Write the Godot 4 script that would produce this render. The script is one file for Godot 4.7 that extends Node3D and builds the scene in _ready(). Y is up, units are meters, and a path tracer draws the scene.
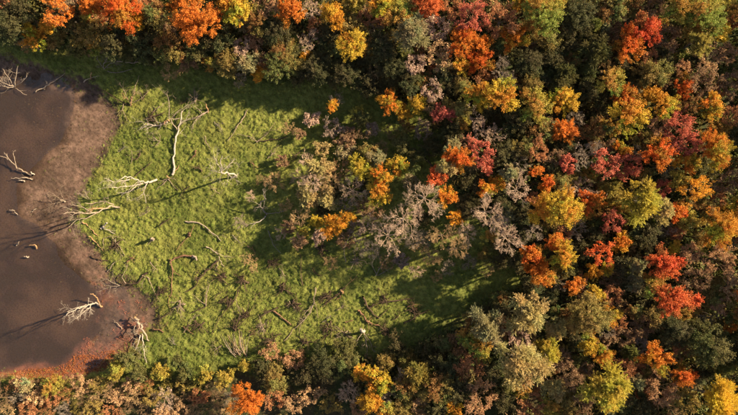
extends Node3D
# An autumn wetland seen straight down from about 80 m: a drying pool, a mossy marsh with dead trees, and mixed forest round it.
const CAM_H := 81.0            # metres above the ground
const M_PX := 105.0 / 738.0    # metres on the ground for one pixel of the photograph

class MB:                      # collects triangles for one mesh
	var v := PackedVector3Array()
	var n := PackedVector3Array()
	var c := PackedColorArray()
	var ix := PackedInt32Array()
	func leaf(p: Vector3, nrm: Vector3, along: Vector3, a: float, b: float, col: Color) -> void:
		var side := nrm.cross(along).normalized()
		var t := side.cross(nrm)
		var k := v.size()
		v.append(p - t * a); v.append(p + side * b - t * a * 0.1); v.append(p + t * a - nrm * a * 0.3); v.append(p - side * b - t * a * 0.1)
		for i in 4:
			n.append(nrm); c.append(col)
		ix.append_array(PackedInt32Array([k, k + 1, k + 2, k, k + 2, k + 3]))
	func tube(pts: Array, radii: Array, sides: int, col: Color) -> void:
		var m := pts.size()
		var k := v.size()
		var u := Vector3(0.3, 0.1, 0.95)
		for i in m:
			var d: Vector3 = (pts[mini(i + 1, m - 1)] - pts[maxi(i - 1, 0)]).normalized()
			if absf(d.dot(u)) > 0.95:
				u = Vector3(0.95, 0.1, 0.3)
			var s := d.cross(u).normalized()
			var w := s.cross(d)
			var p: Vector3 = pts[i]
			var r: float = radii[i]
			for j in sides:
				var an := TAU * j / sides
				var o := s * cos(an) + w * sin(an)
				v.append(p + o * r); n.append(o); c.append(col)
			if i < m - 1:
				for j in sides:
					var a0 := k + i * sides + j
					var a1 := k + i * sides + (j + 1) % sides
					ix.append_array(PackedInt32Array([a0, a1, a1 + sides, a0, a1 + sides, a0 + sides]))
		for e in 2:
			var pi: int = 0 if e == 0 else m - 1
			if radii[pi] < 0.012:
				continue
			var d2: Vector3 = (pts[0] - pts[1]).normalized() if e == 0 else (pts[m - 1] - pts[m - 2]).normalized()
			var kc := v.size()
			v.append(pts[pi] + d2 * radii[pi] * 0.25); n.append(d2); c.append(col)
			for j in sides:
				v.append(v[k + pi * sides + j]); n.append(d2); c.append(col)
			for j in sides:
				ix.append_array(PackedInt32Array([kc, kc + 1 + j, kc + 1 + (j + 1) % sides]))
	func mesh(m: Material) -> ArrayMesh:
		var a := []
		a.resize(Mesh.ARRAY_MAX)
		a[Mesh.ARRAY_VERTEX] = v; a[Mesh.ARRAY_NORMAL] = n; a[Mesh.ARRAY_COLOR] = c; a[Mesh.ARRAY_INDEX] = ix
		var am := ArrayMesh.new()
		am.add_surface_from_arrays(Mesh.PRIMITIVE_TRIANGLES, a)
		if m:
			am.surface_set_material(0, m)
		return am

var rng := RandomNumberGenerator.new()
var taken := {}
var noise := FastNoiseLite.new()
var fine := FastNoiseLite.new()
var leaf_mats := {}
var bark_mats := {}
var crowns := {}
var trees := []

# ---------------------------------------------------------------- helpers
func rf(a: float, b: float) -> float:
	return rng.randf_range(a, b)

func rdir() -> Vector3:
	var z := rf(-1, 1)
	var a := rf(0, TAU)
	var s := sqrt(1.0 - z * z)
	return Vector3(s * cos(a), z, s * sin(a))

func at(px: float, py: float, h := 0.0) -> Vector3:
	var k := M_PX * (CAM_H - h) / CAM_H
	return Vector3((px - 369.0) * k, h, (py - 207.5) * k)

func to_px(x: float, z: float) -> Vector2:
	return Vector2(x / M_PX + 369.0, z / M_PX + 207.5)

func numbered(called: String) -> String:
	if not taken.has(called):
		taken[called] = 0
		return called
	taken[called] += 1
	return "%s_%03d" % [called, taken[called]]

func thing(called: String, label: String, category: String, where: Vector3, group := "") -> Node3D:
	var o := Node3D.new()
	o.name = numbered(called)
	add_child(o)
	o.position = where
	o.set_meta("label", label)
	o.set_meta("category", category)
	if group:
		o.set_meta("group", group)
	return o

func part(called: String, m: Mesh, parent: Node3D, mat: Material = null) -> MeshInstance3D:
	var o := MeshInstance3D.new()
	o.name = called
	o.mesh = m
	if mat:
		o.material_override = mat
	parent.add_child(o, true)
	return o

func setting(called: String, m: Mesh, kind := "structure") -> MeshInstance3D:
	var o := MeshInstance3D.new()
	o.name = called
	o.mesh = m
	add_child(o)
	o.set_meta("kind", kind)
	return o

func lin(r: float, g: float, b: float) -> Color:
	return Color(r, g, b).linear_to_srgb()

func in_poly(p: Vector2, poly: PackedVector2Array) -> float:   # signed distance in pixels, negative inside
	var d := 1e9
	var n := poly.size()
	for i in n:
		var q := Geometry2D.get_closest_point_to_segment(p, poly[i], poly[(i + 1) % n])
		d = minf(d, q.distance_squared_to(p))
	d = sqrt(d)
	return -d if Geometry2D.is_point_in_polygon(p, poly) else d

# ---------------------------------------------------------------- zones of the ground (pixels of the photograph)
var mud_poly := PackedVector2Array([Vector2(-400, 40), Vector2(-60, 50), Vector2(15, 58), Vector2(45, 66), Vector2(75, 78), Vector2(90, 85), Vector2(104, 93), Vector2(118, 106), Vector2(125, 125), Vector2(113, 141),
	Vector2(97, 158), Vector2(92, 190), Vector2(80, 203), Vector2(73, 222), Vector2(88, 245), Vector2(106, 262), Vector2(113, 275), Vector2(138, 282), Vector2(150, 292), Vector2(160, 306), Vector2(162, 322), Vector2(150, 338),
	Vector2(132, 348), Vector2(112, 361), Vector2(88, 374), Vector2(50, 380), Vector2(0, 377), Vector2(-60, 380), Vector2(-400, 390)])
var pool_poly := PackedVector2Array([Vector2(-400, 72), Vector2(-40, 78), Vector2(0, 84), Vector2(30, 88), Vector2(58, 86), Vector2(72, 92), Vector2(70, 112), Vector2(64, 130), Vector2(58, 146), Vector2(48, 158), Vector2(37, 172), Vector2(22, 184),
	Vector2(22, 213), Vector2(40, 226), Vector2(55, 242), Vector2(66, 262), Vector2(84, 282), Vector2(104, 294), Vector2(108, 306), Vector2(102, 322), Vector2(86, 346), Vector2(62, 363), Vector2(36, 368), Vector2(0, 371), Vector2(-40, 374), Vector2(-400, 380)])
var marsh_poly := PackedVector2Array([Vector2(-60, 44), Vector2(60, 52), Vector2(150, 66), Vector2(250, 80), Vector2(330, 88), Vector2(420, 110), Vector2(440, 150), Vector2(450, 200), Vector2(490, 250), Vector2(520, 285), Vector2(470, 305),
	Vector2(430, 335), Vector2(380, 350), Vector2(330, 352), Vector2(250, 366), Vector2(200, 378), Vector2(130, 382), Vector2(60, 386), Vector2(-60, 384)])
const GX0 := -74.0
const GZ0 := -48.0
const GW := 149
const GH := 97
var dm := PackedFloat32Array()
var dp := PackedFloat32Array()
var dg := PackedFloat32Array()

func sample(a: PackedFloat32Array, x: float, z: float) -> float:
	var fx := clampf(x - GX0, 0.0, GW - 1.001)
	var fz := clampf(z - GZ0, 0.0, GH - 1.001)
	var i := int(fx)
	var j := int(fz)
	var u := fx - i
	var w := fz - j
	var k := j * GW + i
	return lerpf(lerpf(a[k], a[k + 1], u), lerpf(a[k + GW], a[k + GW + 1], u), w)

func ground_h(x: float, z: float) -> float:
	var m := sample(dm, x, z) + noise.get_noise_2d(x * 2.2, z * 2.2) * 9.0
	var p := sample(dp, x, z) + noise.get_noise_2d(x * 1.5 + 40.0, z * 1.5) * 8.0
	var h := 0.22 * smoothstep(-5.0, 6.0, m) - 0.16 * smoothstep(6.0, -14.0, p)
	h += noise.get_noise_2d(x * 0.7, z * 0.7 + 90.0) * 0.10
	if m > -2.0:
		h += ((fine.get_noise_2d(x, z) + 0.2) * 0.15 + fine.get_noise_2d(x * 2.9 + z * 0.7, z * 2.0) * 0.12) * smoothstep(-2.0, 4.0, m)
	else:
		h += fine.get_noise_2d(x * 0.8, z * 0.8) * 0.012
	return h

func ground_color(x: float, z: float) -> Color:
	var n1 := noise.get_noise_2d(x * 2.0, z * 2.0)
	var n2 := fine.get_noise_2d(x * 1.7 + 7.0, z * 1.7)
	var n3 := noise.get_noise_2d(x * 6.0 + 33.0, z * 6.0)
	var m := sample(dm, x, z) + n1 * 9.0 + n2 * 6.0 + n3 * 9.0
	var p := sample(dp, x, z) + n1 * 5.0
	var g := sample(dg, x, z) + n1 * 12.0 + n2 * 4.0
	var mud := Vector3(0.115, 0.078, 0.060).lerp(Vector3(0.22, 0.145, 0.112), clampf(n3 * 1.2 + 0.5, 0, 1))
	mud *= 0.85 + 0.4 * n2
	var bed := Vector3(0.038, 0.023, 0.016).lerp(Vector3(0.085, 0.050, 0.032), clampf(n3 * 0.7 + n1 * 1.3 + 0.5, 0, 1))
	var moss := Vector3(0.20, 0.215, 0.055).lerp(Vector3(0.14, 0.165, 0.04), clampf(n1 * 1.4 + 0.5, 0, 1))
	moss *= 0.8 + 0.5 * n2
	var litter := Vector3(0.060, 0.050, 0.025).lerp(Vector3(0.045, 0.058, 0.022), clampf(n3 * 1.5 + 0.5, 0, 1))
	var c := moss.lerp(litter, smoothstep(-6.0, 12.0, g))
	var wet := mud.lerp(bed, smoothstep(15.0, -12.0, p + n3 * 8.0))
	wet = wet.lerp(Vector3(0.042, 0.029, 0.024), smoothstep(7.0, 0.0, absf(p + 4.0 + n3 * 7.0)) * 0.6)      # the line of black silt along the water's edge
	wet = wet.lerp(Vector3(0.21, 0.085, 0.06), clampf(n3 * 2.2 + n2 * 0.9 - 0.25, 0.0, 0.75) * smoothstep(-9.0, 1.0, p) * smoothstep(4.0, 14.0, z))   # red weed on the lower mud
	wet *= 0.9 + lerpf(0.08, 0.35, smoothstep(-6.0, 8.0, p)) * fine.get_noise_2d(x * 3.1, z * 3.1 + 50.0)      # the silt under water lies smooth
	c = c.lerp(wet, smoothstep(4.0, -4.0, m))
	if z > 16.0 and x < -30.0:
		c = c.lerp(Vector3(0.29, 0.105, 0.06) * (0.9 + 0.5 * n2), smoothstep(-7.0, 4.0, p + n3 * 6.0) * smoothstep(7.0, -2.0, m) * smoothstep(17.0, 22.5, z) * 0.55)
	return Color(c.x, c.y, c.z)

func zones() -> void:
	dm.resize(GW * GH); dp.resize(GW * GH); dg.resize(GW * GH)
	for j in GH:
		for i in GW:
			var q := to_px(GX0 + i, GZ0 + j)
			dm[j * GW + i] = in_poly(q, mud_poly)
			dp[j * GW + i] = in_poly(q, pool_poly)
			dg[j * GW + i] = in_poly(q, marsh_poly)

func lines_out(lo: float, hi: float, step: float) -> PackedFloat32Array:   # an even grid with wide cells out to the horizon
	var a := PackedFloat32Array([lo - 420.0, lo - 160.0, lo - 60.0, lo - 20.0, lo - 6.0])
	var n := int(round((hi - lo) / step))
	for i in n + 1:
		a.append(lo + step * i)
	a.append_array(PackedFloat32Array([hi + 6.0, hi + 20.0, hi + 60.0, hi + 160.0, hi + 420.0]))
	return a

func build_ground() -> void:
	zones()
	var xs := lines_out(-66.0, 66.0, 0.22)
	var zs := lines_out(-40.0, 40.0, 0.22)
	var w := xs.size()
	var mb := MB.new()
	mb.v.resize(w * zs.size()); mb.n.resize(w * zs.size()); mb.c.resize(w * zs.size())
	var hs := PackedFloat32Array()
	hs.resize(w * zs.size())
	for j in zs.size():
		for i in w:
			var k := j * w + i
			hs[k] = ground_h(xs[i], zs[j])
			mb.v[k] = Vector3(xs[i], hs[k], zs[j])
			mb.c[k] = ground_color(xs[i], zs[j])
	for j in zs.size():
		for i in w:
			var i0 := maxi(i - 1, 0)
			var i1 := mini(i + 1, w - 1)
			var j0 := maxi(j - 1, 0)
			var j1 := mini(j + 1, zs.size() - 1)
			mb.n[j * w + i] = Vector3(-(hs[j * w + i1] - hs[j * w + i0]) / (xs[i1] - xs[i0]), 1.0, -(hs[j1 * w + i] - hs[j0 * w + i]) / (zs[j1] - zs[j0])).normalized()
	for j in zs.size() - 1:
		for i in w - 1:
			var a := j * w + i
			mb.ix.append_array(PackedInt32Array([a, a + 1, a + w + 1, a, a + w + 1, a + w]))
	var m := StandardMaterial3D.new()
	m.resource_name = "ground"
	m.cull_mode = BaseMaterial3D.CULL_DISABLED
	m.vertex_color_use_as_albedo = true
	m.roughness = 0.85
	m.metallic_specular = 0.25
	var t := NoiseTexture2D.new()
	t.width = 512; t.height = 512; t.seamless = true
	var fn := FastNoiseLite.new()
	fn.seed = 11; fn.frequency = 0.03; fn.fractal_octaves = 5
	t.noise = fn
	var ramp := Gradient.new()
	ramp.colors = PackedColorArray([Color(0.72, 0.70, 0.68), Color(0.9, 0.89, 0.88), Color(1, 1, 1)])
	ramp.offsets = PackedFloat32Array([0.0, 0.5, 1.0])
	t.color_ramp = ramp
	m.albedo_texture = t
	m.uv1_triplanar = true
	m.uv1_world_triplanar = true
	m.uv1_scale = Vector3(0.21, 0.21, 0.21)
	setting("ground", mb.mesh(m))
	# the pool: a thin sheet of still, silty water over its bed
	var wb := MB.new()
	var tri := Geometry2D.triangulate_polygon(pool_edge())
	for p in pool_edge():
		wb.v.append(Vector3(p.x, -0.035, p.y)); wb.n.append(Vector3.UP); wb.c.append(Color.WHITE)
	wb.ix = tri
	var wm := StandardMaterial3D.new()
	wm.resource_name = "silty water"
	wm.transparency = BaseMaterial3D.TRANSPARENCY_ALPHA
	wm.albedo_color = Color(lin(0.075, 0.048, 0.032), 0.14)
	wm.roughness = 0.04
	setting("water", wb.mesh(wm))

func pool_edge() -> PackedVector2Array:      # a little wider than the pool, so that the bed decides where the water ends
	var grown := Geometry2D.offset_polygon(pool_poly, 22.0)[0]
	var out := PackedVector2Array()
	for p in grown:
		out.append(Vector2((p.x - 369.0) * M_PX, (p.y - 207.5) * M_PX))
	return out

# ---------------------------------------------------------------- materials
const PALETTE := {
	"orange": [0.74, 0.27, 0.040], "red-orange": [0.72, 0.19, 0.055], "red": [0.54, 0.17, 0.115], "amber": [0.74, 0.41, 0.045], "yellow": [0.70, 0.52, 0.060],
	"lime yellow": [0.52, 0.46, 0.085], "olive": [0.34, 0.285, 0.08], "green": [0.19, 0.205, 0.065], "dark green": [0.125, 0.128, 0.05], "rust brown": [0.46, 0.235, 0.11],
	"dusky pink": [0.48, 0.31, 0.17], "tan": [0.52, 0.38, 0.21], "grey": [0.36, 0.31, 0.255], "sage green": [0.37, 0.35, 0.20], "straw": [0.53, 0.46, 0.215], "pinkish grey": [0.60, 0.48, 0.385], "brown": [0.30, 0.21, 0.125],
}

func leaf_mat(col: String) -> StandardMaterial3D:
	if not leaf_mats.has(col):
		var a: Array = PALETTE[col]
		var m := StandardMaterial3D.new()
		m.resource_name = col + " leaves"
		m.albedo_color = lin(minf(1.0, a[0] * 1.28), minf(1.0, a[1] * 1.28), minf(1.0, a[2] * 1.28))
		m.vertex_color_use_as_albedo = true
		m.cull_mode = BaseMaterial3D.CULL_DISABLED
		m.roughness = 0.62
		m.metallic_specular = 0.3
		m.backlight_enabled = true
		m.backlight = Color(0.88, 0.88, 0.8)
		leaf_mats[col] = m
	return leaf_mats[col]

func bark_mat(col: String) -> StandardMaterial3D:
	if not bark_mats.has(col):
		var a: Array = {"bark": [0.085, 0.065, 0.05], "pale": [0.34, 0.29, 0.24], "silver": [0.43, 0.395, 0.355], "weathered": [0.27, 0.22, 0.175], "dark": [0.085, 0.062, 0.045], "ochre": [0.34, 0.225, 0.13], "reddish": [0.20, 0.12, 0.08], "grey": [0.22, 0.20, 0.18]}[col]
		var m := StandardMaterial3D.new()
		m.resource_name = col + " wood"
		m.cull_mode = BaseMaterial3D.CULL_DISABLED
		m.albedo_color = lin(a[0], a[1], a[2])
		m.roughness = 0.85
		m.metallic_specular = 0.2
		var t := NoiseTexture2D.new()
		t.width = 256; t.height = 256; t.seamless = true
		var fn := FastNoiseLite.new()
		fn.seed = 5 + bark_mats.size(); fn.frequency = 0.03; fn.fractal_octaves = 4
		t.noise = fn
		var ramp := Gradient.new()
		ramp.colors = PackedColorArray([Color(0.55, 0.5, 0.46), Color(0.92, 0.9, 0.88), Color(1, 1, 1)])
		ramp.offsets = PackedFloat32Array([0.2, 0.5, 0.8])
		t.color_ramp = ramp
		m.albedo_texture = t
		m.uv1_triplanar = true
		m.uv1_scale = Vector3(0.9, 0.9, 0.9)
		bark_mats[col] = m
	return bark_mats[col]

# ---------------------------------------------------------------- crowns
# each variant: {mesh, R, lobes}; the crown's centre is the origin, its radius R metres
func tint(mixed: bool) -> Vector3:
	var t := Vector3(1, 1, 1)
	if mixed:
		var k := rng.randf()
		if k < 0.3:
			t = Vector3(0.97, 0.66, 0.75)
		elif k < 0.55:
			t = Vector3(0.66, 0.92, 0.95)
	else:
		t = Vector3(1.0, rf(0.84, 1.0), rf(0.85, 1.0)) if rng.randf() < 0.6 else Vector3(rf(0.84, 1.0), 1.0, 1.0)
	var v := rf(0.82, 1.0)
	return t * v

func leafy_crown(R: float, mixed: bool, density: float) -> Dictionary:
	var mb := MB.new()
	var lobes := []
	var nl := int(rf(4.0, 6.0) + R * 1.3)
	var squash := Vector2(rf(0.85, 1.15), rf(0.85, 1.15))
	for i in nl:
		var a := TAU * (i + rf(-0.3, 0.3)) / nl * 1.62
		var d := sqrt((i + 0.4) / nl) * 0.72 * R * rf(0.8, 1.15)
		var y := R * (0.42 - 0.75 * pow(d / R, 1.6)) + rf(-0.22, 0.22) * R
		lobes.append([Vector3(cos(a) * d * squash.x, y, sin(a) * d * squash.y), R * rf(0.27, 0.47), tint(mixed)])
	for l in lobes:
		var lc: Vector3 = l[0]
		var lr: float = l[1]
		var lt: Vector3 = l[2]
		var nc := int(9 + lr * lr * 24.0 * density)
		for k in nc:
			var d := rdir()
			if d.y < -0.35:
				d.y *= -0.6
			var cp := lc + d * lr * rf(0.35, 1.25)
			var cr := rf(0.13, 0.36) * (0.7 + 0.2 * R)
			var ct := lt * rf(0.70, 1.0)
			if mixed and rng.randf() < 0.25:
				ct *= tint(true)
			var count := int(rf(34, 66) * density)
			var outd := (cp - lc * 0.6 + Vector3(0, 0.3, 0)).normalized()
			for j in count:
				var q := rdir() * cr * 0.85 * pow(rng.randf(), 0.5)
				q.y *= 0.7
				q += outd * rf(-0.9, 1.3) * cr
				var nn := (rdir() * 0.9 + outd * 0.55 + Vector3(0, 0.35, 0)).normalized()
				var v := rf(0.58, 1.0)
				var s := rf(0.042, 0.085)
				mb.leaf(cp + q, nn, rdir(), s, s * rf(0.5, 0.8), Color(ct.x * v * rf(0.9, 1.0), ct.y * v * rf(0.82, 1.0), ct.z * v))
	return {"mesh": mb.mesh(null), "R": R, "lobes": lobes}

func feathery_crown(R: float) -> Dictionary:
	var mb := MB.new()
	var lobes := []
	var nl := int(7 + R * 3.0)
	for i in nl:
		var a := i * 2.4 + rf(-0.3, 0.3)
		var d := sqrt((i + 0.3) / nl) * 0.78 * R * rf(0.65, 1.2)
		lobes.append([Vector3(cos(a) * d, R * (0.4 - 0.8 * pow(d / R, 1.7)) + rf(-0.28, 0.22) * R, sin(a) * d), R * rf(0.17, 0.40), tint(false)])
	for l in lobes:
		var lc: Vector3 = l[0]
		var lr: float = l[1]
		var lt: Vector3 = l[2]
		for k in int(34 + lr * lr * 90.0):
			var d := rdir()
			d.y = absf(d.y) * 0.9 - 0.15
			var outd := (d + rdir() * 0.7 + lc / R * 0.3 + Vector3(0, 0.2, 0)).normalized()
			var p0 := lc + (outd + rdir()) * lr * rf(0.1, 0.55)
			var ln := lr * rf(0.35, 0.8)
			var ct := lt * rf(0.75, 1.0)
			for j in 15:
				var t := (j + rng.randf()) / 15.0
				var p := p0 + outd * ln * t + Vector3(0, -0.18 * ln * t * t, 0) + rdir() * 0.08
				var al := (outd + rdir() * 0.6).normalized()
				var nn := al.cross(rdir()).normalized()
				var v := rf(0.75, 1.0)
				mb.leaf(p, nn, al, rf(0.08, 0.14), rf(0.02, 0.035), Color(ct.x * v, ct.y * v * rf(0.92, 1.0), ct.z * v * rf(0.85, 1.0)))
	return {"mesh": mb.mesh(null), "R": R, "lobes": lobes}

func grow(tw: MB, lf: MB, p: Vector3, d: Vector3, ln: float, r: float, lvl: int, leaves: float) -> void:
	var mid := p + d * ln * 0.5 + rdir() * ln * 0.09
	var e := p + d * ln + rdir() * ln * 0.12
	var g := rf(0.66, 1.0)
	var col := Color(g, g * rf(0.93, 1.0), g * rf(0.88, 1.0))
	if lvl == 0:
		tw.tube([p, e], [r, 0.003], 3, col)
		var k := int(leaves) + (1 if rng.randf() < leaves - int(leaves) else 0)
		for i in k:
			var s := rf(0.045, 0.09)
			var v := rf(0.55, 1.0)
			lf.leaf(p.lerp(e, rf(0.1, 1.1)) + rdir() * 0.09, (rdir() + Vector3(0, 0.4, 0)).normalized(), rdir(), s, s * 0.65, Color(v, v * rf(0.78, 1.0), v * rf(0.8, 1.0)))
		return
	tw.tube([p, mid, e], [r, r * 0.75, r * 0.45], 3 if lvl < 3 else 4, col)
	var n := 4 if lvl > 1 else 5
	for i in n:
		var t := 0.3 + 0.7 * (i + rf(0.0, 1.0)) / n
		var b := p.lerp(mid, t * 2.0) if t < 0.5 else mid.lerp(e, t * 2.0 - 1.0)
		var nd := (d + rdir() * 0.8 + Vector3(0, 0.14, 0)).normalized()
		grow(tw, lf, b, nd, ln * rf(0.46, 0.72), maxf(r * 0.52, 0.006), lvl - 1, leaves)

func twiggy_crown(R: float, leaves: float) -> Dictionary:
	var tw := MB.new()
	var lf := tw if leaves < 1.0 else MB.new()      # a bare crown keeps its few dead leaves on the twigs
	var n := int(rf(5, 7) + R)
	for i in n:
		var a := TAU * (i + rf(-0.35, 0.35)) / n
		var d := Vector3(cos(a), rf(0.3, 1.6), sin(a)).normalized()
		var f := Vector3(0, -0.7 * R, 0)
		var lim := R * (0.66 if d.y > 0.6 else 0.53)
		grow(tw, lf, f + d * 0.05 * R, d, lim * rf(0.8, 1.1), 0.012 * R + 0.012 if leaves > 1.0 else 0.009 * R + 0.012, 4, leaves)
	var out := {"mesh": lf.mesh(null), "R": R, "lobes": []}
	if leaves >= 1.0:
		out["twigs"] = tw.mesh(null)
	return out

func make_crowns() -> void:
	for cls in 3:
		var R: float = [1.15, 1.9, 2.9][cls]
		crowns["L%d" % cls] = []; crowns["S%d" % cls] = []; crowns["T%d" % cls] = []; crowns["W%d" % cls] = []; crowns["M%d" % cls] = []
		for k in 6:
			crowns["L%d" % cls].append(leafy_crown(R, false, 1.25))
		for k in 6:
			crowns["M%d" % cls].append(leafy_crown(R, true, 1.2))
		for k in 3:
			crowns["W%d" % cls].append(feathery_crown(R))
		for k in 4:
			crowns["T%d" % cls].append(twiggy_crown(R, [0.03, 0.06, 0.06][cls]))
		for k in 4:
			crowns["S%d" % cls].append(twiggy_crown(R, [1.15, 1.3, 1.9][cls]))

# ---------------------------------------------------------------- living trees
# [x, y, radius] of the crown in the photograph, form, colour, height factor
# forms: L leafy, M leafy of two tones, S open crown with visible twigs, T nearly bare twigs, W soft feathery crown; b after it: a low shrub
func t(px: float, py: float, r: float, form: String, col: String, hf := 1.0) -> void:
	trees.append([px, py, r, form, col, hf])

func list_trees() -> void:
	# along the top edge, from the pool to the middle
	t(8, 22, 17, "L", "dark green", 0.8); t(24, 10, 13, "L", "dark green", 0.85); t(54, 7, 17, "S", "orange"); t(51, 25, 8, "L", "amber"); t(4, 2, 10, "S", "rust brown"); t(75, 25, 12, "L", "dark green", 0.8)
	t(95, 5, 11, "L", "orange"); t(121, 11, 18, "M", "orange"); t(139, 21, 9, "L", "amber"); t(148, 4, 10, "S", "rust brown"); t(36, 38, 12, "M", "yellow", 0.8); t(25, 44, 7, "T", "dusky pink", 0.8); t(58, 42, 8, "L", "olive", 0.6)
	t(92, 34, 14, "L", "olive", 0.8); t(96, 46, 9, "M", "lime yellow", 0.7); t(115, 45, 13, "L", "dark green", 0.8); t(145, 38, 14, "L", "dark green", 0.85); t(160, 15, 12, "M", "olive"); t(169, 47, 14, "M", "olive", 0.8); t(128, 55, 9, "L", "green", 0.6)
	t(76, 50, 9, "L", "green", 0.55); t(152, 57, 9, "L", "dark green", 0.6); t(168, 73, 8, "Tb", "tan"); t(188, 60, 11, "S", "brown", 0.7); t(200, 21, 21, "L", "orange", 0.98); t(236, 8, 15, "M", "yellow"); t(178, 4, 8, "L", "orange")
	t(266, 5, 13, "S", "dusky pink"); t(291, 11, 13, "L", "orange"); t(311, 7, 12, "T", "pinkish grey"); t(334, 17, 12, "L", "amber"); t(364, 18, 10, "S", "rust brown"); t(354, 3, 8, "L", "lime yellow"); t(352, 46, 15, "M", "yellow", 1.05)
	t(240, 47, 10, "S", "pinkish grey"); t(255, 43, 7, "S", "dusky pink"); t(215, 42, 14, "L", "dark green", 0.8); t(229, 64, 13, "L", "olive", 0.75); t(198, 50, 12, "L", "green", 0.75); t(259, 73, 7, "L", "amber", 0.7)
	t(281, 62, 16, "M", "olive", 0.8); t(276, 31, 16, "L", "dark green", 0.85); t(309, 39, 11, "T", "pinkish grey"); t(322, 39, 6, "S", "dusky pink"); t(306, 57, 6, "L", "amber"); t(331, 34, 13, "L", "dark green", 0.85); t(320, 68, 16, "L", "dark green", 0.7)
	t(347, 72, 15, "L", "dark green", 0.7); t(366, 84, 14, "L", "dark green", 0.65); t(240, 80, 8, "Tb", "grey"); t(301, 75, 12, "L", "dark green", 0.6); t(258, 20, 12, "M", "olive", 0.9); t(220, 26, 8, "L", "dark green", 0.8)
	# upper middle
	t(400, 14, 15, "M", "lime yellow"); t(380, 5, 12, "M", "yellow"); t(426, 5, 16, "L", "red-orange"); t(412, 33, 16, "W", "sage green"); t(436, 27, 13, "S", "pinkish grey"); t(441, 55, 13, "S", "tan", 1.05); t(443, 66, 8, "W", "straw")
	t(416, 64, 11, "S", "pinkish grey"); t(475, 14, 19, "S", "red", 1.05); t(502, 18, 17, "S", "rust brown"); t(461, 42, 15, "M", "orange", 0.95); t(482, 46, 9, "L", "orange"); t(481, 62, 11, "M", "orange"); t(461, 65, 8, "M", "yellow"); t(452, 8, 11, "S", "rust brown")
	t(515, 39, 12, "M", "amber"); t(541, 15, 17, "M", "lime yellow"); t(527, 3, 10, "M", "yellow"); t(505, 70, 13, "T", "grey"); t(529, 64, 15, "L", "dark green", 0.85); t(478, 96, 13, "M", "yellow", 1.05); t(502, 95, 14, "M", "yellow", 1.1)
	t(389, 104, 10, "M", "amber", 0.8); t(417, 105, 9, "L", "yellow", 0.8); t(404, 112, 7, "L", "amber", 0.7); t(441, 113, 10, "L", "red", 0.9); t(455, 111, 12, "L", "olive", 0.8); t(431, 91, 11, "S", "pinkish grey", 0.9); t(422, 81, 9, "M", "olive", 0.8)
	t(535, 108, 14, "M", "lime yellow"); t(553, 101, 11, "M", "yellow"); t(486, 129, 15, "T", "pinkish grey"); t(424, 130, 10, "Sb", "grey"); t(404, 128, 9, "Mb", "olive"); t(380, 48, 15, "L", "dark green", 0.8); t(515, 122, 14, "L", "dark green", 0.85)
	t(539, 132, 12, "M", "olive", 0.9); t(392, 70, 15, "L", "dark green", 0.7); t(388, 88, 11, "L", "dark green", 0.55); t(445, 86, 12, "L", "dark green", 0.75); t(462, 84, 10, "L", "olive", 0.8); t(452, 133, 12, "L", "dark green", 0.7); t(550, 62, 13, "L", "dark green", 0.8)
	t(545, 40, 12, "L", "olive", 0.9); t(556, 84, 11, "L", "green", 0.8); t(530, 86, 12, "L", "olive", 0.85)
	# upper right
	t(644, 29, 13, "M", "red-orange", 1.1); t(627, 47, 15, "M", "orange", 1.0); t(651, 57, 10, "S", "rust brown"); t(577, 20, 17, "L", "dark green", 0.85); t(595, 51, 16, "W", "dark green", 0.9); t(566, 44, 12, "L", "dark green", 0.8); t(563, 76, 14, "W", "dark green", 0.85)
	t(607, 7, 15, "M", "olive", 0.95); t(580, 3, 9, "S", "rust brown"); t(678, 8, 14, "M", "lime yellow"); t(702, 17, 17, "M", "lime yellow"); t(720, 32, 9, "L", "yellow"); t(732, 8, 11, "M", "lime yellow"); t(698, 39, 15, "W", "olive"); t(729, 52, 11, "S", "dusky pink")
	t(711, 58, 13, "S", "tan", 0.95); t(671, 37, 14, "S", "brown", 0.85); t(651, 76, 14, "L", "olive", 0.95); t(610, 83, 12, "M", "lime yellow"); t(681, 86, 10, "M", "orange"); t(685, 68, 9, "S", "dusky pink"); t(624, 98, 11, "M", "orange", 1.05)
	t(627, 117, 15, "M", "yellow", 1.1); t(664, 105, 12, "M", "yellow"); t(650, 96, 9, "L", "amber"); t(708, 106, 12, "M", "amber"); t(688, 108, 10, "M", "olive"); t(566, 102, 12, "L", "yellow"); t(565, 132, 11, "L", "orange"); t(681, 126, 17, "S", "red", 1.0)
	t(661, 126, 11, "S", "dusky pink"); t(705, 81, 14, "S", "brown"); t(732, 115, 11, "S", "rust brown"); t(594, 131, 13, "M", "olive", 0.85); t(585, 92, 12, "L", "dark green", 0.75); t(599, 107, 10, "L", "dark green", 0.75); t(730, 84, 13, "S", "brown")
	t(637, 72, 9, "L", "dark green", 0.8); t(664, 64, 10, "L", "dark green", 0.75); t(622, 66, 10, "L", "dark green", 0.75); t(656, 8, 12, "S", "brown", 0.85); t(632, 6, 11, "M", "olive", 0.85)
	# middle of the right side
	t(658, 153, 15, "M", "orange", 1.1); t(605, 162, 15, "S", "red"); t(588, 153, 15, "T", "grey"); t(568, 165, 9, "S", "red"); t(627, 168, 14, "S", "red", 0.95); t(622, 149, 8, "M", "amber"); t(685, 163, 11, "M", "amber"); t(715, 152, 16, "M", "amber", 1.05)
	t(688, 144, 15, "S", "red"); t(639, 200, 20, "W", "lime yellow", 1.05); t(660, 210, 13, "W", "straw"); t(565, 207, 17, "M", "yellow", 1.05); t(590, 202, 12, "M", "orange"); t(674, 211, 9, "M", "orange"); t(664, 189, 10, "S", "red", 0.9); t(698, 189, 16, "S", "amber")
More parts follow.
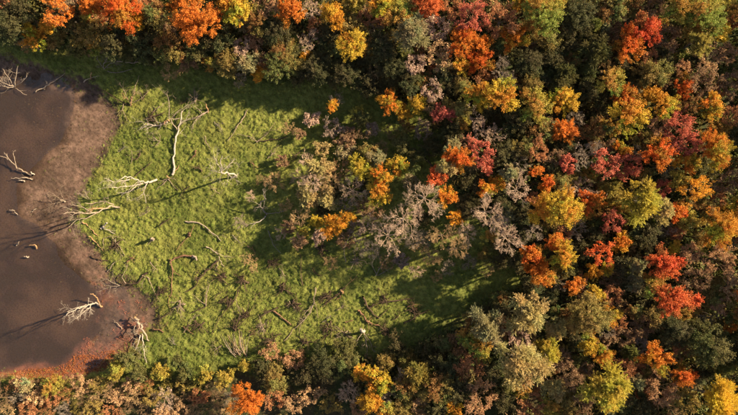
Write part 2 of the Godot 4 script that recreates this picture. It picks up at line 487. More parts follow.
	t(678, 179, 8, "L", "lime yellow"); t(614, 222, 11, "S", "red", 0.95); t(718, 229, 17, "M", "yellow"); t(733, 210, 12, "M", "amber"); t(690, 221, 9, "L", "lime yellow"); t(602, 253, 13, "S", "red-orange"); t(620, 243, 9, "M", "amber"); t(673, 246, 6, "L", "yellow")
	t(636, 265, 10, "W", "sage green", 0.9); t(661, 263, 15, "M", "red-orange", 1.05); t(563, 256, 12, "M", "yellow"); t(557, 244, 8, "L", "orange"); t(593, 271, 7, "L", "amber"); t(607, 268, 6, "L", "yellow"); t(578, 230, 11, "T", "grey"); t(692, 254, 11, "S", "dusky pink")
	t(722, 260, 16, "S", "dusky pink"); t(583, 187, 13, "T", "pinkish grey", 0.9); t(644, 236, 13, "L", "dark green", 0.8); t(732, 182, 12, "S", "brown"); t(612, 192, 12, "W", "olive", 0.85); t(737, 143, 10, "L", "dark green", 0.85); t(707, 210, 11, "M", "olive", 0.9)
	t(654, 240, 9, "L", "dark green", 0.7); t(700, 238, 10, "L", "olive", 0.8); t(625, 282, 9, "L", "dark green", 0.75); t(578, 250, 11, "L", "dark green", 0.75); t(642, 178, 9, "L", "olive", 0.85); t(594, 236, 10, "L", "dark green", 0.75); t(642, 138, 9, "M", "olive", 0.85)
	t(678, 232, 9, "S", "rust brown", 0.85); t(550, 222, 10, "L", "olive", 0.8)
	# the copse in the middle of the marsh and the wood behind it
	t(380, 176, 11, "M", "amber", 0.9); t(397, 167, 10, "M", "yellow", 0.9); t(378, 194, 11, "M", "yellow", 0.9); t(410, 182, 9, "Sb", "sage green"); t(426, 198, 18, "T", "pinkish grey", 1.1); t(404, 219, 17, "T", "pinkish grey", 1.1); t(388, 236, 15, "T", "pinkish grey", 1.0)
	t(446, 167, 11, "W", "straw"); t(460, 159, 11, "M", "orange"); t(481, 151, 15, "S", "red"); t(486, 166, 9, "S", "red"); t(436, 178, 9, "L", "red-orange"); t(446, 195, 9, "M", "amber"); t(456, 217, 8, "S", "amber", 0.85); t(444, 236, 15, "T", "tan", 0.95); t(458, 249, 12, "T", "tan", 0.9)
	t(434, 258, 10, "T", "tan", 0.6); t(412, 236, 11, "T", "grey", 0.8); t(420, 247, 10, "T", "tan", 0.7); t(468, 233, 10, "T", "pinkish grey", 0.9); t(498, 224, 10, "T", "pinkish grey", 1.05); t(372, 250, 10, "T", "grey", 0.7); t(368, 224, 10, "T", "pinkish grey", 0.7); t(488, 212, 16, "T", "pinkish grey", 1.1); t(508, 238, 17, "T", "pinkish grey", 1.1); t(486, 190, 8, "M", "amber"); t(497, 184, 7, "M", "yellow"); t(510, 173, 9, "W", "sage green"); t(519, 189, 13, "T", "pinkish grey"); t(539, 150, 12, "S", "rust brown")
	t(535, 172, 6, "L", "orange"); t(546, 184, 8, "M", "orange"); t(542, 210, 13, "M", "yellow"); t(530, 253, 9, "M", "orange"); t(552, 242, 8, "L", "orange"); t(536, 271, 13, "L", "orange", 1.05); t(535, 232, 9, "T", "grey"); t(468, 205, 11, "L", "dark green", 0.7); t(470, 182, 10, "L", "dark green", 0.75)
	t(502, 205, 10, "L", "dark green", 0.75); t(521, 213, 10, "L", "dark green", 0.75); t(505, 155, 12, "L", "dark green", 0.8); t(523, 148, 11, "L", "olive", 0.8); t(560, 185, 11, "L", "olive", 0.8); t(516, 262, 9, "L", "dark green", 0.7); t(412, 158, 10, "Lb", "green"); t(432, 146, 10, "Lb", "dark green")
	t(484, 254, 7, "Lb", "olive"); t(488, 271, 7, "Tb", "tan"); t(437, 277, 6, "Tb", "tan"); t(498, 259, 9, "Lb", "dark green"); t(556, 158, 10, "S", "brown", 0.9); t(548, 168, 9, "L", "dark green", 0.8)
	t(320, 169, 13, "W", "straw", 0.62); t(308, 196, 12, "W", "straw", 0.62); t(327, 198, 11, "W", "straw", 0.62); t(341, 170, 12, "T", "dusky pink", 0.62); t(352, 190, 15, "T", "pinkish grey", 0.7); t(361, 168, 13, "W", "lime yellow", 0.62); t(298, 218, 10, "T", "tan", 0.6); t(345, 206, 10, "T", "grey", 0.65); t(331, 184, 10, "T", "tan", 0.75); t(375, 160, 10, "W", "sage green", 0.6); t(312, 183, 11, "T", "pinkish grey", 0.85)
	t(335, 225, 12, "L", "amber", 0.85); t(316, 222, 6, "L", "yellow", 0.8); t(350, 216, 5, "L", "amber", 0.6); t(304, 231, 5, "Lb", "lime yellow"); t(250, 263, 9, "Tb", "tan"); t(241, 222, 7, "Tb", "grey"); t(276, 182, 10, "Tb", "tan"); t(322, 148, 9, "Sb", "straw"); t(345, 152, 8, "Sb", "sage green")
	t(286, 206, 7, "Tb", "tan"); t(333, 107, 6, "L", "amber", 0.5); t(337, 98, 8, "T", "grey", 0.5); t(333, 128, 10, "Sb", "grey"); t(290, 129, 9, "Tb", "tan"); t(360, 118, 8, "Lb", "green"); t(357, 113, 6, "Lb", "lime yellow"); t(350, 132, 7, "Sb", "brown"); t(370, 150, 8, "Lb", "olive"); t(338, 192, 8, "L", "dark green", 0.5)
	t(362, 185, 9, "Lb", "dark green"); t(364, 206, 9, "S", "brown", 0.6); t(356, 228, 10, "Sb", "grey"); t(420, 217, 9, "Lb", "dark green"); t(374, 212, 9, "Sb", "brown"); t(323, 208, 8, "Lb", "dark green"); t(402, 145, 8, "Lb", "green"); t(425, 238, 9, "Tb", "grey")
	# bottom, from the middle to the right edge
	t(377, 380, 12, "M", "yellow", 0.8); t(373, 402, 12, "L", "amber", 0.8); t(362, 371, 8, "M", "yellow", 0.7); t(417, 376, 15, "W", "olive", 0.85); t(436, 388, 14, "M", "olive", 0.85); t(405, 390, 12, "M", "olive", 0.8); t(470, 368, 16, "S", "rust brown", 0.85); t(480, 399, 18, "S", "dusky pink", 0.9)
	t(452, 408, 9, "M", "yellow", 0.85); t(488, 326, 18, "W", "sage green", 0.85); t(527, 312, 20, "W", "straw", 0.95); t(523, 361, 24, "W", "straw", 1.0); t(519, 340, 11, "S", "pinkish grey", 1.05); t(533, 404, 14, "S", "rust brown", 0.85); t(547, 351, 14, "W", "lime yellow", 0.9); t(421, 408, 11, "S", "tan", 0.8)
	t(505, 400, 12, "L", "dark green", 0.75); t(556, 329, 11, "W", "straw", 0.9); t(588, 312, 19, "L", "olive", 0.95); t(606, 313, 11, "M", "yellow", 1.05); t(595, 294, 8, "L", "yellow"); t(588, 346, 8, "L", "yellow"); t(601, 354, 10, "M", "yellow"); t(607, 389, 22, "W", "lime yellow", 1.0); t(554, 388, 12, "W", "straw", 0.9)
	t(570, 378, 15, "S", "brown", 0.85); t(624, 370, 13, "S", "rust brown", 0.85); t(655, 358, 14, "M", "amber"); t(681, 375, 10, "M", "orange"); t(661, 391, 17, "S", "dusky pink", 0.9); t(668, 298, 15, "L", "red-orange", 1.1); t(689, 299, 9, "L", "red-orange", 1.05); t(635, 283, 10, "W", "sage green", 0.9)
	t(695, 281, 13, "S", "brown"); t(719, 307, 9, "S", "dusky pink", 0.9); t(729, 326, 6, "L", "orange"); t(708, 346, 20, "L", "green", 0.85); t(671, 331, 15, "L", "dark green", 0.8); t(718, 398, 20, "W", "yellow", 0.95); t(736, 353, 13, "L", "dark green", 0.85); t(735, 288, 13, "S", "tan"); t(644, 328, 13, "S", "brown", 0.8)
	t(623, 338, 12, "S", "brown", 0.75); t(690, 330, 13, "L", "green", 0.8); t(640, 405, 12, "L", "dark green", 0.75); t(688, 400, 14, "S", "olive", 0.8); t(583, 405, 13, "S", "brown", 0.85); t(612, 280, 10, "S", "brown", 0.8); t(573, 285, 8, "L", "orange"); t(546, 296, 10, "L", "dark green", 0.75); t(644, 302, 11, "L", "dark green", 0.7)
	t(502, 297, 7, "M", "olive", 0.7); t(640, 345, 9, "S", "grey", 0.8); t(458, 346, 11, "S", "brown", 0.6); t(490, 372, 12, "L", "dark green", 0.75); t(715, 330, 9, "L", "dark green", 0.8); t(716, 285, 9, "L", "olive", 0.8); t(575, 340, 10, "L", "dark green", 0.75); t(585, 370, 10, "S", "brown", 0.8)
	t(733, 385, 9, "L", "dark green", 0.8); t(701, 372, 10, "L", "dark green", 0.7); t(565, 405, 10, "L", "olive", 0.85)
	# the brush along the bottom edge
	t(246, 397, 15, "L", "orange", 0.75); t(245, 366, 6, "Lb", "lime yellow"); t(270, 352, 9, "Sb", "dusky pink"); t(293, 361, 11, "Sb", "dusky pink"); t(327, 364, 15, "Lb", "dark green"); t(308, 374, 11, "Lb", "dark green"); t(345, 362, 12, "Lb", "green"); t(276, 378, 12, "Lb", "olive"); t(343, 345, 10, "Lb", "green")
	t(276, 400, 11, "S", "rust brown", 0.5); t(293, 405, 10, "S", "tan", 0.5); t(311, 396, 11, "S", "tan", 0.5); t(347, 394, 12, "T", "pinkish grey", 0.6); t(330, 405, 11, "S", "olive", 0.5); t(360, 408, 9, "S", "dusky pink", 0.5); t(395, 345, 11, "Lb", "dark green"); t(430, 352, 12, "Lb", "dark green"); t(385, 362, 10, "Lb", "olive")
	t(408, 358, 10, "Lb", "olive"); t(262, 365, 8, "Lb", "dark green"); t(225, 378, 9, "Lb", "lime yellow"); t(205, 374, 8, "Lb", "lime yellow"); t(186, 372, 7, "Lb", "green"); t(118, 370, 9, "Lb", "lime yellow"); t(140, 373, 8, "Lb", "green"); t(162, 372, 8, "Lb", "lime yellow"); t(128, 357, 8, "Lb", "green"); t(178, 362, 6, "Lb", "green")
	for q in [[300, 241, 8], [318, 237, 7], [288, 226, 7], [345, 241, 9], [361, 247, 9], [386, 264, 9], [331, 262, 8], [305, 158, 8], [282, 160, 7], [262, 180, 7], [299, 176, 8], [251, 196, 6], [345, 141, 8], [364, 134, 8], [312, 119, 7], [391, 131, 8], [402, 262, 8], [448, 268, 8], [470, 262, 8], [415, 272, 7], [281, 234, 6], [372, 128, 7], [382, 148, 8], [300, 134, 6]]:
		t(q[0], q[1], q[2], "Tb" if int(q[0]) % 3 else "Sb", ["grey", "tan", "brown", "pinkish grey"][int(q[0] + q[1]) % 4])
	t(52, 386, 9, "Mb", "lime yellow"); t(24, 383, 8, "Mb", "straw"); t(162, 400, 12, "T", "pinkish grey", 0.5)
	var cols := ["tan", "brown", "olive", "tan", "rust brown", "grey", "olive", "brown"]
	rng.seed = 77
	for row in 3:
		var x := -4.0 + row * 6.0
		while x < 232.0:
			var y := 386.0 + row * 12.0 + rf(-3, 3)
			if Vector2(x, y).distance_to(Vector2(162, 400)) > 10.0 and Vector2(x, y).distance_to(Vector2(52, 386)) > 8.0:
				t(x, y, rf(7.5, 10.5), "Sb" if rng.randf() < 0.45 else "Tb", cols[rng.randi() % cols.size()])
			x += rf(15, 19)

func list_filler_trees() -> void:      # lower trees that close the canopy between the ones above
	rng.seed = 1234
	var cols := ["olive", "green", "olive", "brown", "tan", "dark green", "lime yellow", "rust brown", "grey", "green", "sage green"]
	var forms := ["L", "L", "M", "S", "T", "L", "M", "S", "T", "W", "W"]
	for k in 5000:
		var q := Vector2(rf(2, 736), rf(2, 412))
		var g := in_poly(q, marsh_poly)
		if g < 10.0 or (q.x < 190.0 and q.y > 30.0) or (q.y > 370.0 and q.x < 365.0):
			continue
		var free := 99.0
		for a in trees:
			free = minf(free, q.distance_to(Vector2(a[0], a[1])) - a[2] * 0.75)
		if free > 4.2:
			var i := rng.randi() % cols.size()
			t(q.x, q.y, clampf(free * 1.5, 7.5, 12.0), forms[i], cols[i], rf(0.72, 0.9))

func list_edge_trees() -> void:      # the wood goes on past the frame: the nearest trees there, which shade its edges
	var cols := ["olive", "dark green", "rust brown", "yellow", "orange", "brown", "tan", "dark green"]
	rng.seed = 99
	var y := -20.0
	while y < 440.0:
		t(762 + rf(-6, 8), y, rf(13, 19), ["L", "M", "S", "W"][rng.randi() % 4], cols[rng.randi() % cols.size()])
		t(797 + rf(-8, 8), y + 13, rf(14, 20), ["L", "M", "S"][rng.randi() % 3], cols[rng.randi() % cols.size()])
		y += 29.0
	var x := -20.0
	while x < 740.0:
		t(x, -19 + rf(-4, 4), rf(13, 18), ["L", "M", "S"][rng.randi() % 3], cols[rng.randi() % cols.size()], 0.9)
		if x > 360.0:
			t(x + 10, 436 + rf(-4, 4), rf(13, 18), ["L", "S", "W"][rng.randi() % 3], cols[rng.randi() % cols.size()], 0.85)
		x += 31.0

func place_words(px: float, py: float) -> String:
	if px > 745 or py > 420 or py < -8 or px < -8:
		return "just past the %s edge" % ("right" if px > 745 else "bottom" if py > 420 else "top" if py < -8 else "left")
	var row: String = ["top edge", "upper", "middle", "lower", "bottom edge"][clampi(int((py - 30) / 85.0 + 1.0), 0, 4)]
	var colw: String = ["far left", "left", "left of centre", "centre", "right of centre", "right", "far right"][clampi(int(px / 105.5), 0, 6)]
	return "%s %s" % [row, colw]

func form_words(form: String) -> String:
	var low := form.length() > 1
	return {"L": "leafy ", "M": "mottled leafy ", "S": "open twiggy ", "T": "nearly bare ", "W": "feathery "}[form[0]] + ("shrub" if low else "tree")

func label_trees() -> Array:
	var labels := []
	var used := {}
	for i in trees.size():
		var a: Array = trees[i]
		var size: String = "small" if a[2] < 9 else "medium" if a[2] < 13 else "large"
		var head := "%s %s %s" % [size, a[4], form_words(a[3])]
		var near := []
		for j in trees.size():
			if j != i and trees[j][4] != a[4]:
				near.append([Vector2(trees[j][0] - a[0], trees[j][1] - a[1]).length(), j])
		near.sort_custom(func(p, q): return p[0] < q[0])
		var done := ""
		for k in 12:
			var b: Array = trees[near[k][1]]
			var dx: float = a[0] - b[0]
			var dy: float = a[1] - b[1]
			var rel: String = ("right of" if dx > 0 else "left of") if absf(dx) > absf(dy) else ("below" if dy > 0 else "above")
			done = "%s, %s, %s %s %s" % [head, place_words(a[0], a[1]), rel, b[4], "shrub" if b[3].length() > 1 else "tree"]
			if not used.has(done):
				break
		used[done] = true
		labels.append(done)
	return labels

func plant_trees() -> void:
	list_trees()
	list_filler_trees()
	list_edge_trees()
	print("with fillers ", trees.size())
	var labels := label_trees()
	rng.seed = 4242
	for i in trees.size():
		var a: Array = trees[i]
		var low: bool = a[3].length() > 1
		var f: String = a[3][0]
		var rpx: float = a[2] * (1.2 if f in ["S", "T"] else 1.2)
		var r0 := rpx * M_PX
		var h: float = (1.3 + 1.15 * r0) if low else (3.9 + 2.1 * r0) * a[5] * (0.82 if a[0] < 375 and a[1] > 28 and a[1] < 90 else 1.22 if a[0] > 425 and a[0] < 575 and a[1] > 135 and a[1] < 262 else 1.0)
		h *= rf(0.94, 1.06)
		var yc: float = h - r0 * (0.75 if not low else 0.8)
		var r: float = r0 * (CAM_H - yc) / CAM_H
		var top := at(a[0], a[1], yc)
		var base := Vector3(top.x + rf(-0.25, 0.25) * r, 0, top.z + rf(-0.25, 0.25) * r)
		base.y = ground_h(base.x, base.z) - 0.06
		var cls := 0 if r < 1.45 else 1 if r < 2.35 else 2
		var set_: Array = crowns["%s%d" % [f, cls]]
		var cv: Dictionary = set_[rng.randi() % set_.size()]
		var s: float = r / cv.R
		var called := "shrub" if low else {"L": "broadleaf_tree", "M": "broadleaf_tree", "S": "twiggy_tree", "T": "bare_tree", "W": "feathery_tree"}[f] as String
		var o := thing(called, labels[i], "shrub" if low else "tree", base, "low shrubs on the marsh and along its edges" if low else "trees of the autumn wood")
		var turn := rf(0, TAU)
		var off := top - base
		var crown_basis := Basis(Vector3.UP, turn).scaled(Vector3(s * rf(0.93, 1.07), s * rf(0.92, 1.12), s * rf(0.93, 1.07)))
		# trunk with its limbs
		var mb := MB.new()
		var tr: float = 0.035 + 0.045 * r if not low else 0.03
		var fork := off + crown_basis * Vector3(0, -0.7 * float(cv.R), 0)
		if fork.y < 0.15:
			fork.y = 0.15
		var bend := Vector3(rf(-0.1, 0.1), 0, rf(-0.1, 0.1)) * fork.y
		mb.tube([Vector3(0, -0.1, 0), Vector3(0, 0.25, 0), fork * 0.5 + bend, fork], [tr * 1.7, tr * 1.15, tr, tr * 0.8], 7, Color.WHITE)
		if f in ["L", "M", "W"]:
			for l in cv.lobes:
				var e: Vector3 = off + crown_basis * (l[0] as Vector3)
				var mid: Vector3 = fork.lerp(e, 0.5) + rdir() * 0.12 * r
				mb.tube([fork, mid, e], [tr * 0.6, tr * 0.38, tr * 0.15], 4, Color.WHITE)
		part("trunk", mb.mesh(bark_mat("bark" if f in ["L", "M"] else "grey")), o)
		var c := part("crown", cv.mesh, o, leaf_mat(a[4]))
		c.transform = Transform3D(crown_basis, off)
		if cv.has("twigs"):
			var tw := part("bough", cv.twigs, o, leaf_mat("brown"))
			tw.transform = Transform3D(crown_basis, off)

# ---------------------------------------------------------------- dead wood
# a limb: [[x, y, height] ... in the photograph], thickness at its start and end in metres, and how many side twigs it carries
func limb(mb: MB, base: Vector3, pts: Array, r0: float, r1: float, twigs: int, twig_len := 1.0, thick := 0.68) -> void:
	var w := []
	for p in pts:
		var q := at(p[0], p[1], p[2])
		if p[2] < 0.7 and p[2] > 0.0:
			var gh: float = ground_h(q.x, q.z) + p[2] * 0.4 + 0.04
			if gh > p[2]:
				q = at(p[0], p[1], gh)
		w.append(q - base)
	var s := []
	var rr := []
	var m := w.size()
	for i in m - 1:
		var pa: Vector3 = w[maxi(i - 1, 0)]
		var pb: Vector3 = w[i]
		var pc: Vector3 = w[i + 1]
		var pd: Vector3 = w[mini(i + 2, m - 1)]
		for k in 3:
			s.append(pb.cubic_interpolate(pc, pa, pd, k / 3.0) + rdir() * (r0 * 0.45 + 0.03))
	s.append(w[m - 1])
	for i in s.size():
		rr.append(thick * lerpf(r0, r1, pow(float(i) / (s.size() - 1), 0.8)) * rf(0.75, 1.2))
	mb.tube(s, rr, 7, Color.WHITE)
	for k in twigs:
		var i := int(rf(0.25, 0.98) * (s.size() - 1))
		var p: Vector3 = s[i]
		var fwd: Vector3 = (s[mini(i + 1, s.size() - 1)] - s[maxi(i - 1, 0)]).normalized()
		var d := (fwd * 0.8 + rdir() * 0.9 + Vector3(0, 0.2, 0)).normalized()
		twig(mb, p, d, twig_len * rf(0.5, 1.3), maxf(rr[i] * 0.45, 0.016), 2)

func twig(mb: MB, p: Vector3, d: Vector3, ln: float, r: float, lvl: int) -> void:
	var mid := p + d * ln * 0.5 + rdir() * ln * 0.1
	var e := p + d * ln + rdir() * ln * 0.15
	mb.tube([p, mid, e], [r, r * 0.7, maxf(r * 0.3, 0.008)], 4, Color.WHITE)
	if lvl > 0:
		for i in 3:
			twig(mb, mid.lerp(e, rf(0.0, 1.0)), (d + rdir() * 0.8).normalized(), ln * rf(0.4, 0.7), r * 0.55, lvl - 1)

func dead(called: String, label: String, category: String, wood: String, limbs: Array, group := "") -> Node3D:
	var p0: Array = limbs[0][0][0]
	var base := at(p0[0], p0[1], 0.0)
	base.y = 0.0
	var o := thing(called, label, category, base, group)
	for i in limbs.size():
		var l: Array = limbs[i]
		var mb := MB.new()
		var wd: String = l[5] if l.size() > 5 else wood
		limb(mb, base, l[0], l[1], l[2], l[3], l[4] if l.size() > 4 else 1.0, 0.95 if wd in ["dark", "reddish"] else 0.68)
		part("trunk" if i == 0 else "branch", mb.mesh(bark_mat(wd)), o)
	return o

func build_dead_wood() -> void:
	rng.seed = 31
	dead("dead_tree", "pinkish white dead tree with a fan of limbs by the top left shore", "dead tree", "pale", [[[[14, 87, 0.0], [16, 78, 1.0], [18, 66, 1.6]], 0.14, 0.05, 3, 0.8], [[[14, 87, 0.1], [8, 77, 1.0], [2, 68, 1.4]], 0.10, 0.03, 3], [[[14, 86, 0.2], [22, 82, 0.9], [27, 76, 1.4]], 0.09, 0.03, 3], [[[14, 87, 0.2], [7, 84, 1.0], [-2, 80, 1.4]], 0.12, 0.04, 9, 1.3], [[[14, 87, 0.2], [6, 87, 0.8], [-1, 85, 1.0]], 0.10, 0.03, 8, 1.2], [[[16, 88, 0.1], [21, 92, 0.3], [27, 95, 0.1]], 0.08, 0.03, 1]])
	dead("fallen_log", "thin pale log lying diagonally on dark mud near the top left", "log", "pale", [[[[35, 92, 0.12], [43, 88, 0.15], [48, 85, 0.15], [57, 79, 0.15], [65, 73, 0.1]], 0.12, 0.05, 3, 0.6]])
	dead("dead_tree", "tangled dead tree with ochre stub where mud meets moss", "dead tree", "weathered", [[[[131, 106, 0.0], [130, 102, 0.8], [132, 97, 1.4]], 0.26, 0.12, 3, 1.2, "ochre"], [[[131, 103, 0.5], [134, 92, 1.4], [139, 75, 1.2]], 0.10, 0.03, 5], [[[130, 105, 0.3], [120, 101, 0.6], [108, 93, 0.5], [96, 87, 0.2]], 0.11, 0.04, 5, 1.0, "dark"], [[[124, 103, 0.4], [123, 110, 0.4], [127, 121, 0.2]], 0.08, 0.03, 2], [[[130, 103, 0.6], [125, 92, 1.2], [120, 84, 1.4]], 0.08, 0.03, 6], [[[133, 103, 0.4], [142, 98, 0.8], [149, 90, 0.8]], 0.07, 0.03, 5]])
	dead("fallen_tree", "long white fallen trunk forking at its top, lying on the moss", "fallen tree", "silver", [[[[173, 174, 0.35], [175, 169, 0.4], [174, 158, 0.45], [175, 145, 0.5], [177, 133, 0.6], [180, 122, 0.8], [182, 111, 1.0]], 0.26, 0.11, 4, 1.0], [[[177, 130, 0.6], [172, 122, 1.0], [169, 116, 1.2], [169, 104, 1.6], [167, 94, 1.8]], 0.12, 0.04, 7, 1.3, "pale"], [[[181, 118, 0.8], [172, 119, 1.0], [176, 113, 1.2], [186, 106, 1.3], [194, 103, 1.2]], 0.09, 0.03, 4, 1.0, "pale"], [[[178, 128, 0.6], [183, 121, 0.7], [191, 118, 0.8]], 0.08, 0.03, 4], [[[176, 137, 0.5], [182, 131, 0.6], [186, 126, 0.6]], 0.05, 0.02, 1], [[[174, 172, 0.3], [178, 168, 0.3], [179, 165, 0.5]], 0.12, 0.05, 0, 1.0, "ochre"]])
	dead("fallen_log", "white log with broken ochre end beside the forked fallen trunk", "log", "silver", [[[[168, 121, 0.3], [163, 124, 0.4], [157, 126, 0.4], [149, 125, 0.4], [143, 128, 0.3]], 0.24, 0.06, 8, 1.3], [[[168, 121, 0.35], [165, 123, 0.42], [163, 124, 0.42]], 0.27, 0.2, 0, 1.0, "ochre"]])
	dead("fallen_tree", "fallen limb with two pale prongs below an ochre stub on the moss", "fallen tree", "pale", [[[[209, 111, 0.2], [203, 114, 0.5], [195, 118, 0.6], [186, 121, 0.5]], 0.14, 0.05, 4], [[[207, 112, 0.3], [200, 116, 0.6], [195, 122, 0.6], [193, 129, 0.4]], 0.13, 0.05, 3], [[[208, 112, 0.2], [207, 107, 0.8], [206, 104, 1.1]], 0.2, 0.12, 0, 1.0, "ochre"], [[[202, 113, 0.4], [197, 108, 0.6], [192, 105, 0.5]], 0.09, 0.03, 3]])
	dead("root_plate", "ochre star of bare roots beside the foot of the white trunk", "roots", "weathered", [[[[168, 179, 0.15], [168, 177, 0.6], [167, 175, 0.9]], 0.2, 0.1, 0, 1.0, "ochre"], [[[168, 179, 0.3], [172, 184, 0.3], [178, 190, 0.05]], 0.11, 0.03, 1, 0.5], [[[168, 179, 0.3], [162, 185, 0.3], [156, 190, 0.05]], 0.11, 0.03, 1, 0.5], [[[167, 179, 0.3], [162, 181, 0.3], [158, 183, 0.1]], 0.1, 0.03, 1, 0.5], [[[169, 179, 0.3], [173, 178, 0.3], [176, 180, 0.05]], 0.09, 0.03, 1, 0.5]])
	dead("dead_tree", "bone white leaning dead tree with many fine branches at the moss edge", "dead tree", "silver", [[[[157, 179, 0.0], [150, 182, 1.8], [143, 182, 3.2], [134, 178, 4.8], [125, 177, 6.0], [117, 181, 6.8]], 0.24, 0.06, 7, 1.2], [[[147, 183, 2.4], [145, 188, 2.6], [144, 194, 2.4], [146, 203, 1.8]], 0.12, 0.04, 4], [[[144, 193, 2.4], [139, 197, 2.2], [131, 201, 2.0]], 0.07, 0.03, 3], [[[143, 183, 3.0], [133, 186, 4.0], [125, 186, 5.0], [113, 188, 6.4], [106, 184, 7.0]], 0.12, 0.03, 8, 1.3], [[[134, 178, 4.6], [125, 180, 5.4], [114, 182, 6.4], [104, 178, 7.2]], 0.11, 0.03, 7, 1.2], [[[137, 185, 3.4], [130, 191, 4.0], [121, 195, 4.0]], 0.08, 0.03, 4]])
	dead("dead_tree", "greyish white leaning dead tree reaching over the mud from the moss", "dead tree", "pale", [[[[120, 208, 0.0], [112, 206, 1.4], [103, 210, 2.8], [90, 213, 4.6], [76, 212, 6.0], [63, 214, 7.2]], 0.23, 0.05, 8, 1.3], [[[113, 205, 1.2], [106, 202, 2.6], [96, 203, 4.0], [85, 203, 5.4]], 0.14, 0.04, 6, 1.2], [[[104, 209, 2.6], [95, 209, 3.6], [88, 209, 4.4]], 0.2, 0.1, 3, 1.0, "ochre"], [[[98, 212, 3.4], [86, 218, 4.6], [76, 220, 5.4], [69, 227, 6.0]], 0.1, 0.03, 7, 1.2], [[[90, 212, 4.4], [82, 207, 5.6], [70, 205, 6.4]], 0.08, 0.03, 6]])
	dead("tree_stump", "small bright white forked stub with a trailing limb on the moss", "stump", "silver", [[[[101, 228, 0.1], [104, 226, 0.5], [107, 223, 0.9]], 0.22, 0.14, 0], [[[103, 228, 0.3], [109, 231, 0.5], [115, 234, 0.3]], 0.1, 0.04, 2, 0.6], [[[103, 226, 0.4], [105, 228, 0.6], [109, 226, 0.8]], 0.1, 0.06, 0]])
	dead("fallen_tree", "tangle of thin grey limbs below the white stub near the mud", "fallen tree", "weathered", [[[[112, 238, 0.3], [117, 243, 0.5], [121, 249, 0.4], [125, 256, 0.2]], 0.1, 0.04, 3, 0.8], [[[104, 238, 0.3], [112, 236, 0.6], [120, 238, 0.5], [127, 243, 0.3]], 0.08, 0.03, 3, 0.8], [[[104, 238, 0.3], [103, 244, 0.3], [104, 249, 0.2]], 0.06, 0.03, 1], [[[116, 238, 0.4], [116, 248, 0.4], [123, 257, 0.1]], 0.07, 0.03, 2]])
	dead("fallen_log", "short ochre log at the moss edge, nearest the leaning grey tree", "log", "ochre", [[[[83, 222, 0.15], [88, 226, 0.2], [93, 231, 0.2], [98, 237, 0.15]], 0.14, 0.08, 1, 0.6]])
	dead("fallen_log", "short brown log at the moss edge, just below the ochre log", "log", "ochre", [[[[89, 236, 0.15], [95, 241, 0.2], [99, 246, 0.2], [103, 251, 0.15]], 0.13, 0.06, 1, 0.6]])
	dead("tree_stump", "lone pale topped round stump standing in bright moss", "stump", "pale", [[[[153, 239, -0.05], [152.4, 238.8, 0.5], [152, 238.7, 1.1], [151, 238.5, 1.6]], 0.36, 0.27, 0], [[[153, 239, 0.2], [149, 243, 0.15], [145, 247, 0.0]], 0.1, 0.03, 0, 1.0, "weathered"]])
	dead("fallen_log", "slim dark log at the mud edge below the brown logs", "log", "dark", [[[[91, 256, 0.1], [97, 259, 0.12], [103, 260, 0.12], [108, 261, 0.08]], 0.09, 0.05, 2, 0.6]])
	dead("fallen_tree", "dark driftwood tangle along the shore bend with pale twigs", "fallen tree", "weathered", [[[[147, 272, 0.3], [143, 275, 0.4], [140, 281, 0.4], [131, 284, 0.3], [120, 286, 0.3]], 0.17, 0.08, 5, 1.0, "dark"], [[[120, 286, 0.3], [113, 283, 0.5], [107, 279, 0.4], [102, 280, 0.2]], 0.07, 0.02, 8, 0.9, "pale"], [[[120, 286, 0.3], [111, 287, 0.4], [103, 289, 0.2]], 0.07, 0.02, 8, 0.9, "pale"], [[[126, 283, 0.4], [122, 277, 0.7], [126, 270, 0.6], [128, 263, 0.4]], 0.09, 0.03, 4, 0.8], [[[142, 276, 0.4], [147, 277, 0.4], [150, 279, 0.3]], 0.1, 0.06, 1]])
	dead("fallen_log", "curved tan branch at the mud edge above the driftwood tangle", "log", "pale", [[[[107, 271, 0.1], [110, 269, 0.3], [113, 264, 0.4], [117, 261, 0.3]], 0.11, 0.05, 1, 0.5]])
	dead("dead_root", "long thin brown root curving down the moss from the shore bend", "root", "weathered", [[[[148, 277, 0.3], [151, 284, 0.32], [154, 292, 0.32], [160, 302, 0.28]], 0.07, 0.04, 1, 0.4]])
	dead("dead_branch", "thin reddish branch running straight down the middle of the bright moss", "branch", "reddish", [[[[170, 259, 0.4], [172, 268, 0.4], [172, 280, 0.36], [171, 295, 0.34], [168, 302, 0.32], [171, 312, 0.3]], 0.09, 0.04, 3, 0.5], [[[170, 262, 0.4], [174, 271, 0.4], [181, 276, 0.3]], 0.06, 0.03, 1]])
	dead("fallen_log", "dark curved log ending in a pale hollow stump end in mid marsh", "log", "dark", [[[[171, 261, 0.3], [178, 257, 0.35], [187, 256, 0.4], [193, 257, 0.4]], 0.15, 0.13, 1, 0.6, "reddish"], [[[192, 256, 0.2], [195, 257, 0.5], [196, 260, 0.8]], 0.28, 0.18, 0, 1.0, "pale"]])
	dead("dead_tree", "white branching dead tree standing in the brown pool, casting a long shadow", "dead tree", "silver", [[[[99, 304, -0.15], [94, 303, 1.6], [88, 305, 3.0], [80, 308, 4.8], [72, 311, 6.2], [66, 316, 7.2]], 0.2, 0.05, 8, 1.1], [[[92, 304, 1.9], [89, 308, 3.0], [84, 312, 4.4], [77, 319, 6.2]], 0.12, 0.03, 7, 1.1], [[[88, 305, 3.0], [82, 311, 4.8], [80, 317, 5.8]], 0.08, 0.03, 5], [[[86, 305, 3.2], [76, 308, 5.4], [67, 312, 6.8]], 0.08, 0.03, 6], [[[102, 307, 0.0], [99, 303, 0.5], [97, 298, 1.0], [94, 295, 1.5], [90, 294, 1.8]], 0.2, 0.08, 0, 1.0, "ochre"]])
